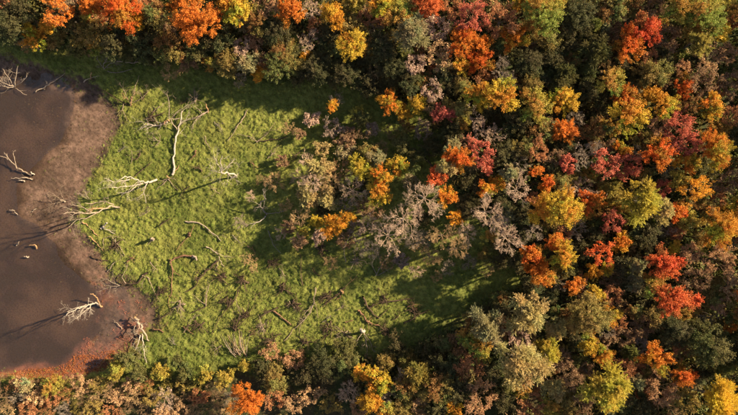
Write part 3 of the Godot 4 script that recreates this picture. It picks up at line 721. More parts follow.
	dead("fallen_tree", "uprooted dead tree with a tan root plate on the reddish shore", "fallen tree", "pale", [[[[136, 318, 0.9], [138, 322, 1.0], [141, 327, 0.8], [144, 333, 0.6], [149, 341, 0.3]], 0.32, 0.16, 3, 0.8], [[[136, 318, 0.9], [134, 317, 1.3], [137, 315, 1.5]], 0.2, 0.1, 0, 1.0, "ochre"], [[[140, 334, 0.5], [139, 341, 0.8], [136, 349, 0.8], [133, 355, 0.4]], 0.12, 0.04, 6, 1.0, "silver"], [[[142, 333, 0.6], [143, 343, 0.9], [144, 352, 0.8], [147, 363, 0.4]], 0.13, 0.04, 7, 1.1, "silver"], [[[137, 324, 0.9], [134, 329, 1.2], [135, 335, 1.0]], 0.1, 0.04, 7, 0.9], [[[138, 323, 0.6], [133, 320, 0.5], [131, 317, 0.1]], 0.12, 0.05, 2, 0.6]])
	dead("fallen_log", "tiny pale log beside the uprooted tree on wet red mud", "log", "pale", [[[[122, 329, 0.1], [118, 324, 0.2], [114, 322, 0.15]], 0.08, 0.05, 1, 0.4]])
	dead("dead_branch", "short reddish stick on moss right of the uprooted tree", "branch", "reddish", [[[[153, 329, 0.3], [159, 330, 0.35], [164, 332, 0.3]], 0.1, 0.07, 1, 0.5], [[[161, 330, 0.3], [165, 326, 0.4], [168, 322, 0.35]], 0.06, 0.03, 0]])
	dead("dead_branch", "bent white stick lying on lime moss by the bottom brush", "branch", "silver", [[[[164, 365, 0.5], [160, 369, 0.5], [154, 371, 0.45], [149, 374, 0.4]], 0.07, 0.05, 1, 0.5], [[[164, 365, 0.5], [166, 361, 0.5], [170, 357, 0.5]], 0.05, 0.03, 0]])
	dead("fallen_tree", "small fallen fork of grey and red limbs in the lower left moss", "fallen tree", "weathered", [[[[183, 333, 0.3], [187, 328, 0.4], [191, 321, 0.5], [196, 314, 0.4]], 0.09, 0.04, 3, 0.8], [[[184, 327, 0.3], [189, 331, 0.4], [193, 334, 0.35]], 0.1, 0.06, 1, 0.5, "reddish"], [[[190, 320, 0.4], [197, 316, 0.4], [203, 315, 0.3]], 0.06, 0.03, 1]])
	dead("fallen_log", "long tan log curving through the shaded edge of mid marsh", "log", "pale", [[[[185, 222, 0.4], [191, 222, 0.45], [199, 223, 0.45], [206, 227, 0.4], [214, 234, 0.4], [221, 241, 0.35]], 0.19, 0.07, 3, 0.9]])
	dead("fallen_tree", "pale forked fallen limb just below the long tan log", "fallen tree", "pale", [[[[206, 247, 0.4], [211, 249, 0.45], [217, 254, 0.5], [221, 262, 0.4], [224, 267, 0.3]], 0.15, 0.05, 3, 0.8], [[[216, 253, 0.5], [224, 256, 0.5], [234, 257, 0.4]], 0.09, 0.04, 3, 0.7], [[[219, 259, 0.4], [218, 264, 0.4], [216, 269, 0.35]], 0.07, 0.03, 2, 0.6]])
	dead("tree_stump", "small reddish stump with a thin limb, beneath the tan log's middle", "stump", "reddish", [[[[190, 236, 0.1], [189, 234.5, 0.4], [188.6, 233, 0.8]], 0.22, 0.16, 0], [[[188, 237, 0.3], [182, 243, 0.4], [176, 251, 0.3]], 0.07, 0.03, 2, 0.7], [[[190, 234, 0.3], [193, 228, 0.5], [194, 225, 0.4]], 0.06, 0.03, 1]])
	dead("fallen_tree", "long dark fallen limb slanting down from the pale fork", "fallen tree", "dark", [[[[217, 261, 0.4], [211, 267, 0.5], [204, 273, 0.5], [198, 280, 0.5], [194, 287, 0.4], [185, 292, 0.35]], 0.15, 0.06, 5, 0.9], [[[197, 281, 0.5], [196, 275, 0.6], [199, 270, 0.6]], 0.07, 0.03, 1]])
	dead("fallen_tree", "grey fallen limb with a pale tip in the lower marsh", "fallen tree", "weathered", [[[[206, 306, 0.4], [206, 299, 0.5], [207, 291, 0.6], [210, 284, 0.5]], 0.13, 0.05, 4, 0.8], [[[206, 305, 0.4], [199, 300, 0.4], [192, 294, 0.4]], 0.08, 0.03, 2], [[[205, 307, 0.3], [198, 310, 0.35], [190, 313, 0.3]], 0.1, 0.05, 2, 0.7, "dark"]])
	dead("fallen_tree", "dark limb with loose twigs above the dry tan stalks", "fallen tree", "dark", [[[[238, 290, 0.5], [236, 297, 0.6], [232, 303, 0.5], [225, 310, 0.4], [219, 320, 0.4], [212, 334, 0.35]], 0.11, 0.04, 6, 0.9], [[[236, 299, 0.5], [238, 307, 0.7], [241, 316, 0.6]], 0.07, 0.03, 5, 0.8, "weathered"]])
	dead("fallen_log", "reddish log crossing a dark limb in the lower marsh middle", "log", "reddish", [[[[273, 311, 0.4], [279, 315, 0.4], [285, 320, 0.4], [291, 325, 0.35]], 0.14, 0.09, 1, 0.6], [[[278, 307, 0.4], [271, 311, 0.5], [263, 315, 0.5], [256, 322, 0.4]], 0.13, 0.06, 4, 0.8, "dark"], [[[271, 318, 0.4], [268, 327, 0.4], [262, 337, 0.35]], 0.08, 0.03, 2, 0.7, "dark"]])
	dead("fallen_tree", "long straight fallen tree pointing down left in the lower marsh", "fallen tree", "weathered", [[[[316, 288, 0.6], [314, 298, 0.6], [313, 306, 0.6], [308, 315, 0.5], [301, 322, 0.5], [293, 330, 0.45], [284, 341, 0.4]], 0.16, 0.07, 6, 1.0], [[[312, 306, 0.6], [306, 312, 0.6], [302, 320, 0.5], [299, 333, 0.4]], 0.09, 0.03, 4, 0.9], [[[314, 300, 0.6], [317, 309, 0.6], [318, 318, 0.4]], 0.07, 0.03, 2]])
	dead("tree_stump", "broken tan and red stump beside a dark log, centre of lower marsh", "stump", "ochre", [[[[343, 293, 0.1], [342, 292, 0.6], [341, 290, 1.0]], 0.24, 0.16, 0], [[[345, 287, 0.4], [336, 296, 0.5], [329, 301, 0.5], [322, 307, 0.4]], 0.14, 0.07, 3, 0.8, "dark"], [[[341, 295, 0.3], [339, 298, 0.3], [336, 300, 0.2]], 0.11, 0.05, 0, 1.0, "reddish"], [[[345, 287, 0.4], [353, 280, 0.5], [358, 274, 0.5]], 0.07, 0.03, 2, 0.8]])
	dead("fallen_log", "upper dark log of the crossed pair in the lower marsh", "log", "dark", [[[[363, 296, 0.4], [366, 303, 0.45], [368, 308, 0.45], [374, 315, 0.4], [379, 319, 0.35]], 0.17, 0.1, 2, 0.6], [[[369, 309, 0.4], [372, 306, 0.6], [374, 304, 0.6]], 0.14, 0.09, 0]])
	dead("fallen_log", "lower reddish log of the crossed pair in the lower marsh", "log", "reddish", [[[[358, 310, 0.4], [363, 315, 0.45], [367, 321, 0.45], [373, 324, 0.4], [380, 326, 0.35]], 0.17, 0.1, 2, 0.6], [[[367, 320, 0.4], [369, 326, 0.3], [369, 330, 0.2]], 0.06, 0.03, 0]])
	dead("tree_stump", "tall white topped stump with splayed grey roots by dark bushes", "stump", "pale", [[[[364, 332, 0.0], [363, 331.4, 0.8], [362.3, 330.5, 1.6], [361, 329, 2.4]], 0.32, 0.26, 0, 1.0, "silver"], [[[363, 332, 0.5], [359, 338, 0.6], [356, 346, 0.3]], 0.12, 0.04, 5, 0.9], [[[363, 332, 0.5], [366, 341, 0.7], [367, 352, 0.3]], 0.13, 0.04, 7, 0.9], [[[364, 333, 0.4], [371, 344, 0.5], [373, 351, 0.2]], 0.08, 0.03, 4, 0.8]])
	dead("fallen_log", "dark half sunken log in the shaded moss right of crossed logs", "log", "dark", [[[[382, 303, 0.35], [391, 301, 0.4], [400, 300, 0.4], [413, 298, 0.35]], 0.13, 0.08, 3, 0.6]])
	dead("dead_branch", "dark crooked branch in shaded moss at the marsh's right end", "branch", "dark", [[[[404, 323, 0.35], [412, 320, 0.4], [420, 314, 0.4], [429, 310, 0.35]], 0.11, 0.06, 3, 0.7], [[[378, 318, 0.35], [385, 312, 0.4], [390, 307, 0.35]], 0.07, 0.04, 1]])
	dead("dead_branch", "tiny reddish stick left of the tall white topped stump", "branch", "reddish", [[[[345, 322, 0.35], [349, 321, 0.4], [353, 320, 0.35]], 0.09, 0.06, 1, 0.3]])
	dead("fallen_tree", "forked pale driftwood log lying in the pool at the left edge", "fallen tree", "pale", [[[[33, 175, 0.15], [26, 172, 0.25], [19, 169, 0.4], [13, 164, 0.6], [7, 159, 0.8], [0, 156, 0.8]], 0.2, 0.06, 2, 0.6, "weathered"], [[[12, 163, 0.6], [8, 157, 0.9], [4, 152, 0.9]], 0.08, 0.03, 1, 0.6], [[[16, 167, 0.5], [15, 160, 0.8], [13, 153, 0.8]], 0.07, 0.03, 1, 0.6], [[[34, 175, 0.2], [32, 173, 0.35], [31, 172, 0.5]], 0.16, 0.09, 0, 1.0, "silver"]])
	dead("fallen_log", "short pale log just below the forked driftwood", "log", "ochre", [[[[32, 180, 0.15], [26, 178, 0.25], [19, 178, 0.35], [11, 178, 0.4]], 0.17, 0.05, 1, 0.6, "pale"], [[[25, 181, 0.15], [22, 181, 0.25], [19, 180, 0.2]], 0.14, 0.09, 0, 1.0, "silver"]])
	dead("driftwood", "tan curved driftwood piece half out of the pool, largest of three", "driftwood", "pale", [[[[37, 249, -0.1], [35, 246, 0.3], [32, 245, 0.45], [29, 246, 0.2]], 0.2, 0.1, 0, 1.0, "ochre"]], "driftwood pieces in the pool")
	dead("driftwood", "small upright tan driftwood piece in the pool, topmost of three", "driftwood", "pale", [[[[17, 245, -0.1], [18, 243.5, 0.25], [19, 241.5, 0.5]], 0.14, 0.07, 0]], "driftwood pieces in the pool")
	dead("driftwood", "small tan driftwood piece in the pool, lowest of three", "driftwood", "pale", [[[[29, 257, -0.05], [26.5, 256.5, 0.25], [24, 256.5, 0.3]], 0.18, 0.1, 0]], "driftwood pieces in the pool")
	dead("dead_branch", "tan broken branch on the wet mud left of the twig heap", "branch", "pale", [[[[9, 210, 0.1], [13, 210, 0.3], [16, 213, 0.25], [18, 215, 0.1]], 0.12, 0.06, 2, 0.5]])
	dead("dead_tree", "low heap of tan dead twigs with a pale stub on the mud", "dead tree", "weathered", [[[[65, 201, 0.0], [63, 200, 0.5], [60, 200, 0.8]], 0.2, 0.09, 0, 1.0, "pale"], [[[62, 201, 0.2], [57, 197, 1.2], [52, 193, 1.6]], 0.07, 0.02, 7, 0.9], [[[63, 201, 0.2], [58, 203, 1.0], [51, 203, 1.4]], 0.07, 0.02, 7, 0.9], [[[64, 200, 0.3], [61, 194, 1.2], [60, 189, 1.4]], 0.06, 0.02, 6, 0.8]])
	dead("dead_branch", "short pale branch on the mud between twig heap and tan branch", "branch", "pale", [[[[36, 208, 0.1], [34, 210, 0.25], [32, 212, 0.15]], 0.1, 0.06, 1, 0.4]])
	dead("dead_tree", "dry tan twig tuft at the moss edge above the leaning grey tree", "dead tree", "pale", [[[[90, 200, 0.0], [87, 196, 0.8], [85, 189, 1.4]], 0.08, 0.03, 7, 0.9], [[[90, 200, 0.0], [83, 197, 0.8], [80, 193, 1.2]], 0.06, 0.02, 6, 0.8]])
	dead("dead_tree", "crooked grey dead tree leaning in the shaded centre moss", "dead tree", "grey", [[[[267, 214, 0.2], [264, 210, 1.0], [260, 204, 2.0], [265, 199, 2.8], [264, 194, 3.3], [263, 189, 3.6]], 0.19, 0.06, 4, 1.1], [[[266, 213, 0.3], [273, 213, 0.8], [281, 212, 1.2], [288, 209, 1.4]], 0.1, 0.03, 5, 1.0], [[[261, 205, 1.8], [257, 204, 2.3], [253, 201, 2.5]], 0.07, 0.03, 2], [[[266, 215, 0.3], [262, 220, 0.6], [258, 222, 0.8], [255, 223, 0.9], [251, 228, 0.7]], 0.15, 0.05, 2, 0.7, "silver"]])
	dead("dead_tree", "white standing dead tree with spiky branches in the lit upper marsh", "dead tree", "silver", [[[[236, 176, 0.0], [231, 174, 2.4], [226, 173, 4.6], [221, 171, 6.4], [221, 163, 7.4], [222, 156, 7.9]], 0.26, 0.05, 5, 1.0], [[[222, 172, 6.2], [217, 163, 7.0], [214, 156, 7.4]], 0.08, 0.03, 5, 1.1], [[[222, 171, 6.2], [228, 166, 6.4], [233, 161, 6.0]], 0.08, 0.03, 5, 1.1], [[[223, 172, 5.6], [220, 178, 5.0], [219, 183, 4.4]], 0.08, 0.03, 3], [[[221, 170, 6.4], [214, 171, 6.6], [208, 170, 6.4]], 0.07, 0.02, 5], [[[227, 173, 4.0], [232, 177, 4.4], [238, 174, 4.2]], 0.1, 0.04, 6, 1.0]])
	dead("fallen_log", "straight thin brown log slanting across the upper marsh", "log", "weathered", [[[[247, 109, 0.4], [244, 116, 0.45], [239, 124, 0.45], [234, 132, 0.4], [228, 141, 0.35]], 0.13, 0.06, 2, 0.6]])
	dead("fallen_tree", "dark fallen branch with two arms beside the thin brown log", "fallen tree", "weathered", [[[[257, 142, 0.4], [263, 137, 0.5], [269, 131, 0.5], [275, 122, 0.5]], 0.1, 0.04, 4, 0.8], [[[257, 142, 0.4], [267, 140, 0.4], [278, 139, 0.4], [288, 137, 0.4]], 0.11, 0.05, 4, 0.7, "dark"], [[[257, 142, 0.4], [250, 137, 0.4], [237, 134, 0.35]], 0.08, 0.04, 3, 0.7]])
	dead("dead_tree", "grey dead bush in the shade under the top left trees", "dead tree", "grey", [[[[104, 70, 0.0], [104, 64, 1.4], [109, 56, 2.4]], 0.1, 0.03, 6, 1.2], [[[104, 69, 0.2], [99, 62, 1.2], [97, 55, 1.8]], 0.08, 0.03, 6, 1.2], [[[104, 69, 0.3], [110, 64, 0.9], [116, 62, 1.2]], 0.07, 0.03, 5, 1.1]])
	dead("fallen_log", "pale horizontal log under the trees beside the grey dead bush", "log", "pale", [[[[116, 62, 0.4], [123, 62, 0.45], [131, 63, 0.45], [139, 62, 0.4]], 0.15, 0.08, 2, 0.7]])
	dead("fallen_log", "lower thin grey log near the grey dead bush, lying in shaded grass", "log", "grey", [[[[108, 71, 0.3], [116, 73, 0.4], [124, 71, 0.4], [132, 69, 0.35]], 0.09, 0.05, 2, 0.7]])
	dead("fallen_log", "stubby tan log where the shaded grass meets the mud", "log", "pale", [[[[84, 82, 0.1], [88, 79, 0.25], [93, 77, 0.3], [99, 76, 0.25]], 0.13, 0.06, 1, 0.5], [[[90, 80, 0.1], [91, 76, 0.5], [91, 72, 0.9]], 0.17, 0.1, 0, 1.0, "ochre"]])
	dead("fallen_log", "dark leaning trunk by the shaded grass above the copse", "log", "dark", [[[[432, 166, 0.3], [427, 160, 0.9], [421, 153, 1.6], [412, 148, 2.0]], 0.14, 0.06, 4, 1.0], [[[436, 156, 0.3], [430, 155, 0.6], [422, 154, 0.8]], 0.08, 0.04, 2]])
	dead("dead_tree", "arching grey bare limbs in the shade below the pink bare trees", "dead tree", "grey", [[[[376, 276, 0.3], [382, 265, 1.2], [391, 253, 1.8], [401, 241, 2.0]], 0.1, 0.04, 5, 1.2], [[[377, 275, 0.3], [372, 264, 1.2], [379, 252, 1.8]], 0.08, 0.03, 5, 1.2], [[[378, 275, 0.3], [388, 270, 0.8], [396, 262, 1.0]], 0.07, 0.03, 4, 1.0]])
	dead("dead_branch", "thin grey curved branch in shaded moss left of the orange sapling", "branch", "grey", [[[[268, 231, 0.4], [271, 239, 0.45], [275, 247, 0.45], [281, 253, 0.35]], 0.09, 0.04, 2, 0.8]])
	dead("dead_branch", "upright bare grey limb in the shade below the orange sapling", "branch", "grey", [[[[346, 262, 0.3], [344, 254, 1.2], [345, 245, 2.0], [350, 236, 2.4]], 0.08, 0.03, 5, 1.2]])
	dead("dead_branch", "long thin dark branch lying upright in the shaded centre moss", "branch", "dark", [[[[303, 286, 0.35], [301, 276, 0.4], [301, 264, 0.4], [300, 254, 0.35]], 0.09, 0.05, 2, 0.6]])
	dead("dead_tree", "small brown snag of crossed twigs below the white log", "dead tree", "weathered", [[[[160, 142, 0.1], [156, 139, 0.5], [152, 136, 0.6]], 0.08, 0.03, 5, 0.8, "pale"], [[[160, 142, 0.1], [160, 137, 0.5], [159, 133, 0.6]], 0.06, 0.03, 3, 0.7], [[[160, 142, 0.1], [156, 145, 0.4], [151, 147, 0.3]], 0.06, 0.03, 3, 0.7]])
	dead("dead_branch", "thin dark stick slanting above the bone white leaning tree", "branch", "dark", [[[[134, 177, 0.35], [141, 171, 0.45], [147, 166, 0.45], [152, 161, 0.4]], 0.08, 0.04, 2, 0.6]])
	dead("dead_branch", "small dark twig standing in moss above the slanting stick", "branch", "weathered", [[[[131, 164, 0.3], [132, 157, 0.7], [131, 150, 0.9]], 0.07, 0.03, 3, 0.8]])
	# loose sticks and branches lying in the moss
	var spots := [[143, 100, 148, 92, "above the white log"], [160, 106, 152, 114, "above the white log's middle"], [187, 98, 180, 104, "above the fork of the white trunk"], [196, 150, 190, 160, "right of the white trunk"], [205, 136, 211, 148, "below the ochre stub"],
		[140, 153, 133, 160, "below the brown snag"], [118, 152, 126, 146, "at the moss edge under the snag"], [190, 186, 180, 196, "below the root star"], [140, 216, 150, 210, "above the lone stump"], [160, 226, 170, 218, "right of the lone stump"],
		[127, 262, 135, 256, "above the shore bend"], [150, 262, 158, 270, "right of the shore bend"], [160, 318, 170, 312, "below the straight red branch"], [176, 345, 168, 338, "below the small red fork"], [214, 300, 222, 292, "right of the grey limb"],
		[222, 345, 214, 352, "left of the dry stalks"], [254, 300, 262, 292, "above the reddish crossing log"], [250, 336, 258, 326, "right of the dry stalks"], [288, 300, 296, 308, "above the long straight tree"], [281, 334, 272, 341, "left of the long straight tree's foot"],
		[322, 322, 331, 316, "right of the long straight tree"], [330, 334, 321, 341, "left of the tall stump's roots"], [336, 310, 343, 305, "below the tan stump"], [392, 320, 400, 314, "right of the crossed logs"], [408, 307, 418, 305, "under the half sunken log"],
		[279, 268, 286, 276, "under the tan bush"], [312, 268, 320, 276, "below the shaded upright branch"], [232, 235, 240, 243, "right of the tan log"], [247, 246, 256, 252, "left of the grey curved branch"], [212, 188, 220, 194, "below the white standing tree"],
		[202, 172, 194, 168, "left of the white standing tree"], [250, 162, 258, 168, "right of the white standing tree"], [268, 158, 276, 152, "below the two armed branch"], [300, 152, 292, 158, "below the tan shrub"], [214, 122, 222, 130, "left of the thin brown log"]]
	var woods := ["dark", "weathered", "dark", "reddish", "weathered", "dark", "grey"]
	var w_words := {"dark": "dark brown", "weathered": "weathered tan", "reddish": "reddish", "grey": "grey"}
	for i in spots.size():
		var sp: Array = spots[i]
		var wd: String = woods[i % woods.size()]
		var mid := [lerpf(sp[0], sp[2], 0.5) + rf(-1.5, 1.5), lerpf(sp[1], sp[3], 0.5) + rf(-1.5, 1.5), 0.5]
		dead("dead_branch", "%s stick lying in the moss %s" % [w_words[wd], sp[4]], "branch", wd, [[[[sp[0], sp[1], 0.32], mid, [sp[2], sp[3], 0.4]], rf(0.08, 0.13), 0.04, 4, 0.7], [[mid, [mid[0] + rf(-4, 4), mid[1] - rf(2, 5), 0.5]], 0.05, 0.02, 2, 0.6]])
	var tangles := [[228, 302, "left of the dark twiggy limb's middle"], [246, 314, "above the dry stalks"], [262, 326, "under the reddish crossing log"], [297, 303, "left of the long straight tree's top"], [304, 341, "right of the long straight tree's foot"], [327, 296, "left of the tan stump's log"],
		[329, 327, "below the tan stump"], [346, 336, "left of the tall white topped stump"], [385, 299, "at the half sunken log's end"], [386, 331, "right of the tall white topped stump"], [414, 312, "between the two dark sticks at right"], [199, 325, "right of the small red fork"],
		[181, 305, "below the long dark limb"], [222, 276, "below the pale fork"], [243, 281, "above the dark twiggy limb"], [160, 292, "right of the long thin root"], [284, 288, "in the shade line above the reddish log"], [356, 262, "below the orange sapling"], [322, 250, "in the shade below the small yellow sapling"], [272, 262, "in the shade right of the tan bush"],
		[115, 246, "between the thin limbs and the shore"], [152, 118, "above the white log's tip"], [194, 98, "above the ochre stub"], [270, 340, "right of the dry stalks' foot"], [236, 326, "in front of the dry stalks"]]
	for i in tangles.size():
		var tg: Array = tangles[i]
		var wd2: String = ["dark", "dark", "weathered", "dark", "dark"][i % 5]
		var ls := []
		for k in 4:
			var an := rf(0, TAU)
			var ln := rf(5.0, 13.0)
			var cx: float = tg[0] + rf(-2, 2)
			var cy: float = tg[1] + rf(-2, 2)
			ls.append([[[cx - cos(an) * ln * 0.4, cy - sin(an) * ln * 0.4, 0.3], [cx + rf(-1, 1), cy + rf(-1, 1), rf(0.4, 0.65)], [cx + cos(an) * ln, cy + sin(an) * ln, rf(0.4, 0.8)]], rf(0.1, 0.19), 0.04, 5, 0.85])
		dead("fallen_tree", "tangle of thin %s dead branches %s" % [{"dark": "dark brown", "weathered": "tan", "grey": "grey"}[wd2], tg[2]], "dead branches", wd2, ls)
	# the tall dry stalks in the lower marsh
	var o := thing("dry_stalks", "fan of tall dry tan stalks in the lower marsh above bushes", "dry reeds", at(241, 356), "")
	for k in 34:
		var mb := MB.new()
		var a := rf(-0.62, 0.5)
		var ln := rf(2.2, 5.2)
		var st := Vector3(rf(-0.9, 0.9), 0.15, rf(-0.4, 0.3))
		var e := st + Vector3(sin(a) * ln * 0.55 - 0.4, rf(0.7, 1.7), -cos(a) * ln * 0.75)
		mb.tube([st, st.lerp(e, 0.5) + Vector3(0, 0.35, 0) + rdir() * 0.12, e], [0.035, 0.03, 0.012], 4, Color.WHITE)
		part("stalk", mb.mesh(bark_mat("pale" if k % 3 else "ochre")), o)

# ---------------------------------------------------------------- ground cover (nobody could count it)
func tuft_mesh(n: int, r: float, h: float, a: float, b: float, upright: float) -> ArrayMesh:
	var mb := MB.new()
	for i in n:
		var d := rdir()
		d.y = absf(d.y)
		var p := Vector3(d.x * r, d.y * h, d.z * r) * rf(0.6, 1.0)
		var al := (Vector3(d.x, upright, d.z) + rdir() * 0.5).normalized()
		var nn := (Vector3(d.x, 0.55, d.z) + rdir() * 0.5).normalized()
		var v := rf(0.68, 1.0)
		mb.leaf(p, nn, al, a * rf(0.7, 1.3), b * rf(0.7, 1.3), Color(v * rf(0.85, 1.0), v, v * rf(0.7, 1.0)))
	return mb.mesh(null)

func cover(called: String, label: String, category: String, m: ArrayMesh, mat: Material, spots: Array) -> void:
	var mm := MultiMesh.new()
	mm.transform_format = MultiMesh.TRANSFORM_3D
	mm.use_colors = true
	m.surface_set_material(0, mat)
	mm.mesh = m
	mm.instance_count = spots.size()
	for i in spots.size():
		var s: Array = spots[i]
		var b := Basis(Vector3.UP, rf(0, TAU)).scaled(Vector3(s[1] * rf(0.8, 1.2), s[1] * rf(0.75, 1.3), s[1] * rf(0.8, 1.2)))
		mm.set_instance_transform(i, Transform3D(b, s[0]))
		mm.set_instance_color(i, s[2])
	var o := MultiMeshInstance3D.new()
	o.name = called
	o.multimesh = mm
	add_child(o)
	o.set_meta("kind", "stuff")
	o.set_meta("label", label)
	o.set_meta("category", category)

func cover_mat(called: String, rough := 0.7) -> StandardMaterial3D:
	var m := StandardMaterial3D.new()
	m.resource_name = called
	m.albedo_color = Color.WHITE
	m.cull_mode = BaseMaterial3D.CULL_DISABLED
	m.vertex_color_use_as_albedo = true
	m.roughness = rough
	m.metallic_specular = 0.25
	m.backlight_enabled = true
	m.backlight = Color(0.7, 0.7, 0.62)
	return m

func build_cover() -> void:
	rng.seed = 555
	var moss := []
	var under := []
	var red := []
	var brush := []
	var x := -60.0
	while x < 58.0:
		var z := -36.0
		while z < 36.0:
			var p := Vector3(x + rf(-0.3, 0.3), 0, z + rf(-0.3, 0.3))
			var q := to_px(p.x, p.z)
			var n1 := noise.get_noise_2d(p.x * 2.0, p.z * 2.0)
			var n2 := noise.get_noise_2d(p.x * 5.0 + 70.0, p.z * 5.0)
			var m := sample(dm, p.x, p.z) + n1 * 9.0 + n2 * 7.0
			var g := sample(dg, p.x, p.z) + n1 * 12.0
			p.y = ground_h(p.x, p.z) - 0.03
			if (m > 1.5 or (m > -9.0 and rng.randf() < 0.12)) and g < 10.0:
				var c := Vector3(0.375, 0.415, 0.11).lerp(Vector3(0.225, 0.28, 0.07), clampf(n1 * 2.2 + 0.45, 0, 1))
				c = c.lerp(Vector3(0.40, 0.34, 0.11), clampf(n2 * 1.6 - 0.1, 0, 0.75))
				c *= rf(0.72, 1.1)
				moss.append([p, rf(0.35, 0.8) + maxf(0.0, fine.get_noise_2d(p.x * 3.2 + p.z, p.z * 2.4) + 0.1) * 1.5, Color(c.x, c.y, c.z)])
			z += 0.2
		x += 0.2
	cover("moss_tussocks", "bright yellow green mossy tussocks covering the open marsh", "moss", tuft_mesh(40, 0.15, 0.13, 0.03, 0.012, 0.9), cover_mat("moss"), moss)
	# red and orange plants on the shore at the bottom left
	for i in 30000:
		var q := Vector2(rf(-20, 165), rf(296, 392))
		var p := Vector3((q.x - 369.0) * M_PX, 0, (q.y - 207.5) * M_PX)
		var n2 := noise.get_noise_2d(p.x * 4.0 + 20.0, p.z * 4.0)
		var m := sample(dm, p.x, p.z)
		var w := sample(dp, p.x, p.z)
		var band := w + n2 * 8.0 > 1.0 and m < 0.0 + n2 * 10.0 and q.y > 352.0 + n2 * 12.0
		var isle := m < -4.0 and w > -8.0 and q.x > 78.0 and q.x < 142.0 and n2 + 0.6 * fine.get_noise_2d(p.x * 0.8, p.z * 0.8) > 0.12 and q.y > 300.0
		if not (band or isle) or rng.randf() < (0.0 if band else 0.6):
			continue
		p.y = ground_h(p.x, p.z) - 0.02
		var c := Vector3(0.46, 0.125, 0.07).lerp(Vector3(0.52, 0.20, 0.07), rng.randf())
		if isle and not band:
			c = Vector3(0.46, 0.17, 0.13)
		c *= rf(0.75, 1.05)
		red.append([p, rf(0.3, 0.75), Color(c.x, c.y, c.z)])
	cover("red_shore_plants", "low orange red plants lining the bottom shore of the pool", "ground cover", tuft_mesh(20, 0.15, 0.2, 0.06, 0.022, 1.2), cover_mat("red plants"), red)
	# bits of wood, leaves and dead reed washed up on the mud
	var bits := []
	for i in 16000:
		var p := Vector3(rf(-56, -27), 0, rf(-23, 24))
		var n2 := fine.get_noise_2d(p.x * 0.5, p.z * 0.5)
		var m := sample(dm, p.x, p.z)
		var w := sample(dp, p.x, p.z)
		var drift := smoothstep(5.0, 0.0, absf(m + 4.0 + n2 * 8.0)) * 0.7 + smoothstep(3.0, 0.0, absf(w - 6.0 + n2 * 7.0)) * 0.35 + (0.1 if w > 2.0 and m < 0.0 else 0.0)
		if m > 3.0 or rng.randf() > drift:
			continue
		p.y = ground_h(p.x, p.z)
		var c: Vector3 = [Vector3(0.10, 0.07, 0.05), Vector3(0.30, 0.22, 0.15), Vector3(0.20, 0.14, 0.09), Vector3(0.26, 0.13, 0.07), Vector3(0.20, 0.20, 0.07)][rng.randi() % 5] * rf(0.7, 1.1)
		bits.append([p, rf(0.4, 1.3), Color(c.x, c.y, c.z)])
	cover("shore_litter", "washed up bits of wood and dead reed on the mud flat", "litter", tuft_mesh(7, 0.16, 0.05, 0.11, 0.014, 0.05), cover_mat("shore litter"), bits)
	# leaves drifting on the pool
	var floats := []
	for i in 5000:
		var p := Vector3(rf(-56, -38), -0.03, rf(-18, 24))
		var w := sample(dp, p.x, p.z)
		if w > -1.0 or noise.get_noise_2d(p.x * 3.0 + 9.0, p.z * 3.0) < 0.1 or rng.randf() > smoothstep(-45.0, 0.0, w) * 0.8:
			continue
		var c: Vector3 = [Vector3(0.22, 0.13, 0.07), Vector3(0.15, 0.10, 0.06), Vector3(0.30, 0.20, 0.09)][rng.randi() % 3] * rf(0.6, 1.0)
		floats.append([p, rf(0.3, 0.8), Color(c.x, c.y, c.z)])
	cover("floating_leaves", "brown leaves floating on the pool near its edge", "leaves", tuft_mesh(4, 0.2, 0.01, 0.05, 0.03, 0.0), cover_mat("floating leaves"), floats)
	# undergrowth below the trees
	var cols := [Vector3(0.15, 0.155, 0.06), Vector3(0.18, 0.15, 0.06), Vector3(0.20, 0.135, 0.07), Vector3(0.13, 0.14, 0.06), Vector3(0.26, 0.19, 0.09)]
	for i in 9000:
		var p := Vector3(rf(-62, 66), 0, rf(-40, 40))
		var n1 := noise.get_noise_2d(p.x * 2.0, p.z * 2.0)
		if sample(dg, p.x, p.z) + n1 * 10.0 < 7.0 or sample(dm, p.x, p.z) < 4.0:
			continue
		p.y = ground_h(p.x, p.z) - 0.05
		var c: Vector3 = cols[rng.randi() % cols.size()] * rf(0.8, 1.15)
		var q := to_px(p.x, p.z)
		if q.y > 372.0 and q.x < 360.0:
			brush.append([p, rf(0.5, 1.0), Color(0.33 * rf(0.7, 1.1), 0.25 * rf(0.7, 1.1), 0.11)])
		else:
			under.append([p, rf(0.8, 2.4), Color(c.x, c.y, c.z)])
	cover("undergrowth", "dark green and brown undergrowth on the shaded forest floor", "undergrowth", tuft_mesh(60, 0.62, 0.75, 0.14, 0.07, 0.4), cover_mat("undergrowth"), under)
	cover("dry_grass", "tan dry grass between the shrubs along the bottom edge", "grass", tuft_mesh(36, 0.4, 0.5, 0.2, 0.02, 2.0), cover_mat("dry grass"), brush)

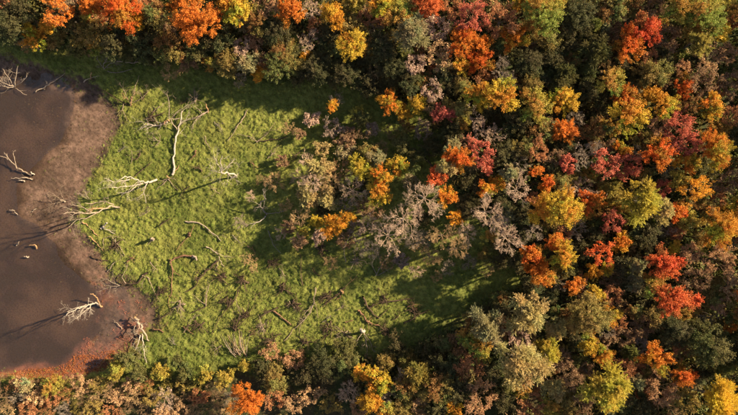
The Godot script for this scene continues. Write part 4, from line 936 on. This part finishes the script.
func _ready() -> void:
	noise.seed = 3; noise.frequency = 0.035; noise.fractal_octaves = 3
	fine.seed = 8; fine.frequency = 0.62; fine.fractal_octaves = 2
	# camera: a drone looking straight down
	var cam := Camera3D.new()
	cam.name = "camera"
	cam.position = Vector3(0, CAM_H, 0)
	cam.rotation_degrees = Vector3(-90, 0, 0)
	cam.fov = rad_to_deg(2.0 * atan(105.0 * 576.0 / 1024.0 / 2.0 / CAM_H))
	cam.far = 1500.0
	add_child(cam)
	# clear evening sky
	var env := Environment.new()
	env.background_mode = Environment.BG_SKY
	var sky := Sky.new()
	var sm := ProceduralSkyMaterial.new()
	sm.sky_top_color = Color(0.30, 0.34, 0.40)
	sm.sky_horizon_color = Color(0.80, 0.73, 0.64)
	sm.ground_horizon_color = Color(0.4, 0.36, 0.3)
	sm.ground_bottom_color = Color(0.15, 0.13, 0.1)
	sm.sky_energy_multiplier = 1.0
	sky.sky_material = sm
	env.sky = sky
	env.tonemap_mode = Environment.TONE_MAPPER_LINEAR
	env.tonemap_exposure = 3.6
	env.sdfgi_enabled = true
	env.ssao_enabled = true
	env.ssil_enabled = true
	var we := WorldEnvironment.new()
	we.name = "environment"
	we.environment = env
	add_child(we)
	# low sun from the right and a little from the top of the picture
	var sun := DirectionalLight3D.new()
	sun.name = "sun"
	sun.light_energy = 1.6
	sun.light_color = Color(1.0, 0.90, 0.74)
	sun.light_angular_distance = 0.9
	sun.shadow_enabled = true
	add_child(sun)
	var el := deg_to_rad(26.5)
	sun.look_at_from_position(Vector3.ZERO, Vector3(-0.944 * cos(el), -sin(el), 0.33 * cos(el)), Vector3.UP)
	var t0 := Time.get_ticks_msec()
	build_ground()
	print("ground ", Time.get_ticks_msec() - t0)
	make_crowns()
	print("crowns ", Time.get_ticks_msec() - t0)
	plant_trees()
	print("trees ", trees.size(), " ", Time.get_ticks_msec() - t0)
	build_dead_wood()
	build_cover()
	var tris := 0
	for k in crowns:
		for c in crowns[k]:
			tris += (c.mesh.surface_get_array_index_len(0)) / 3
	print("done ", Time.get_ticks_msec() - t0, " crown tris ", tris)
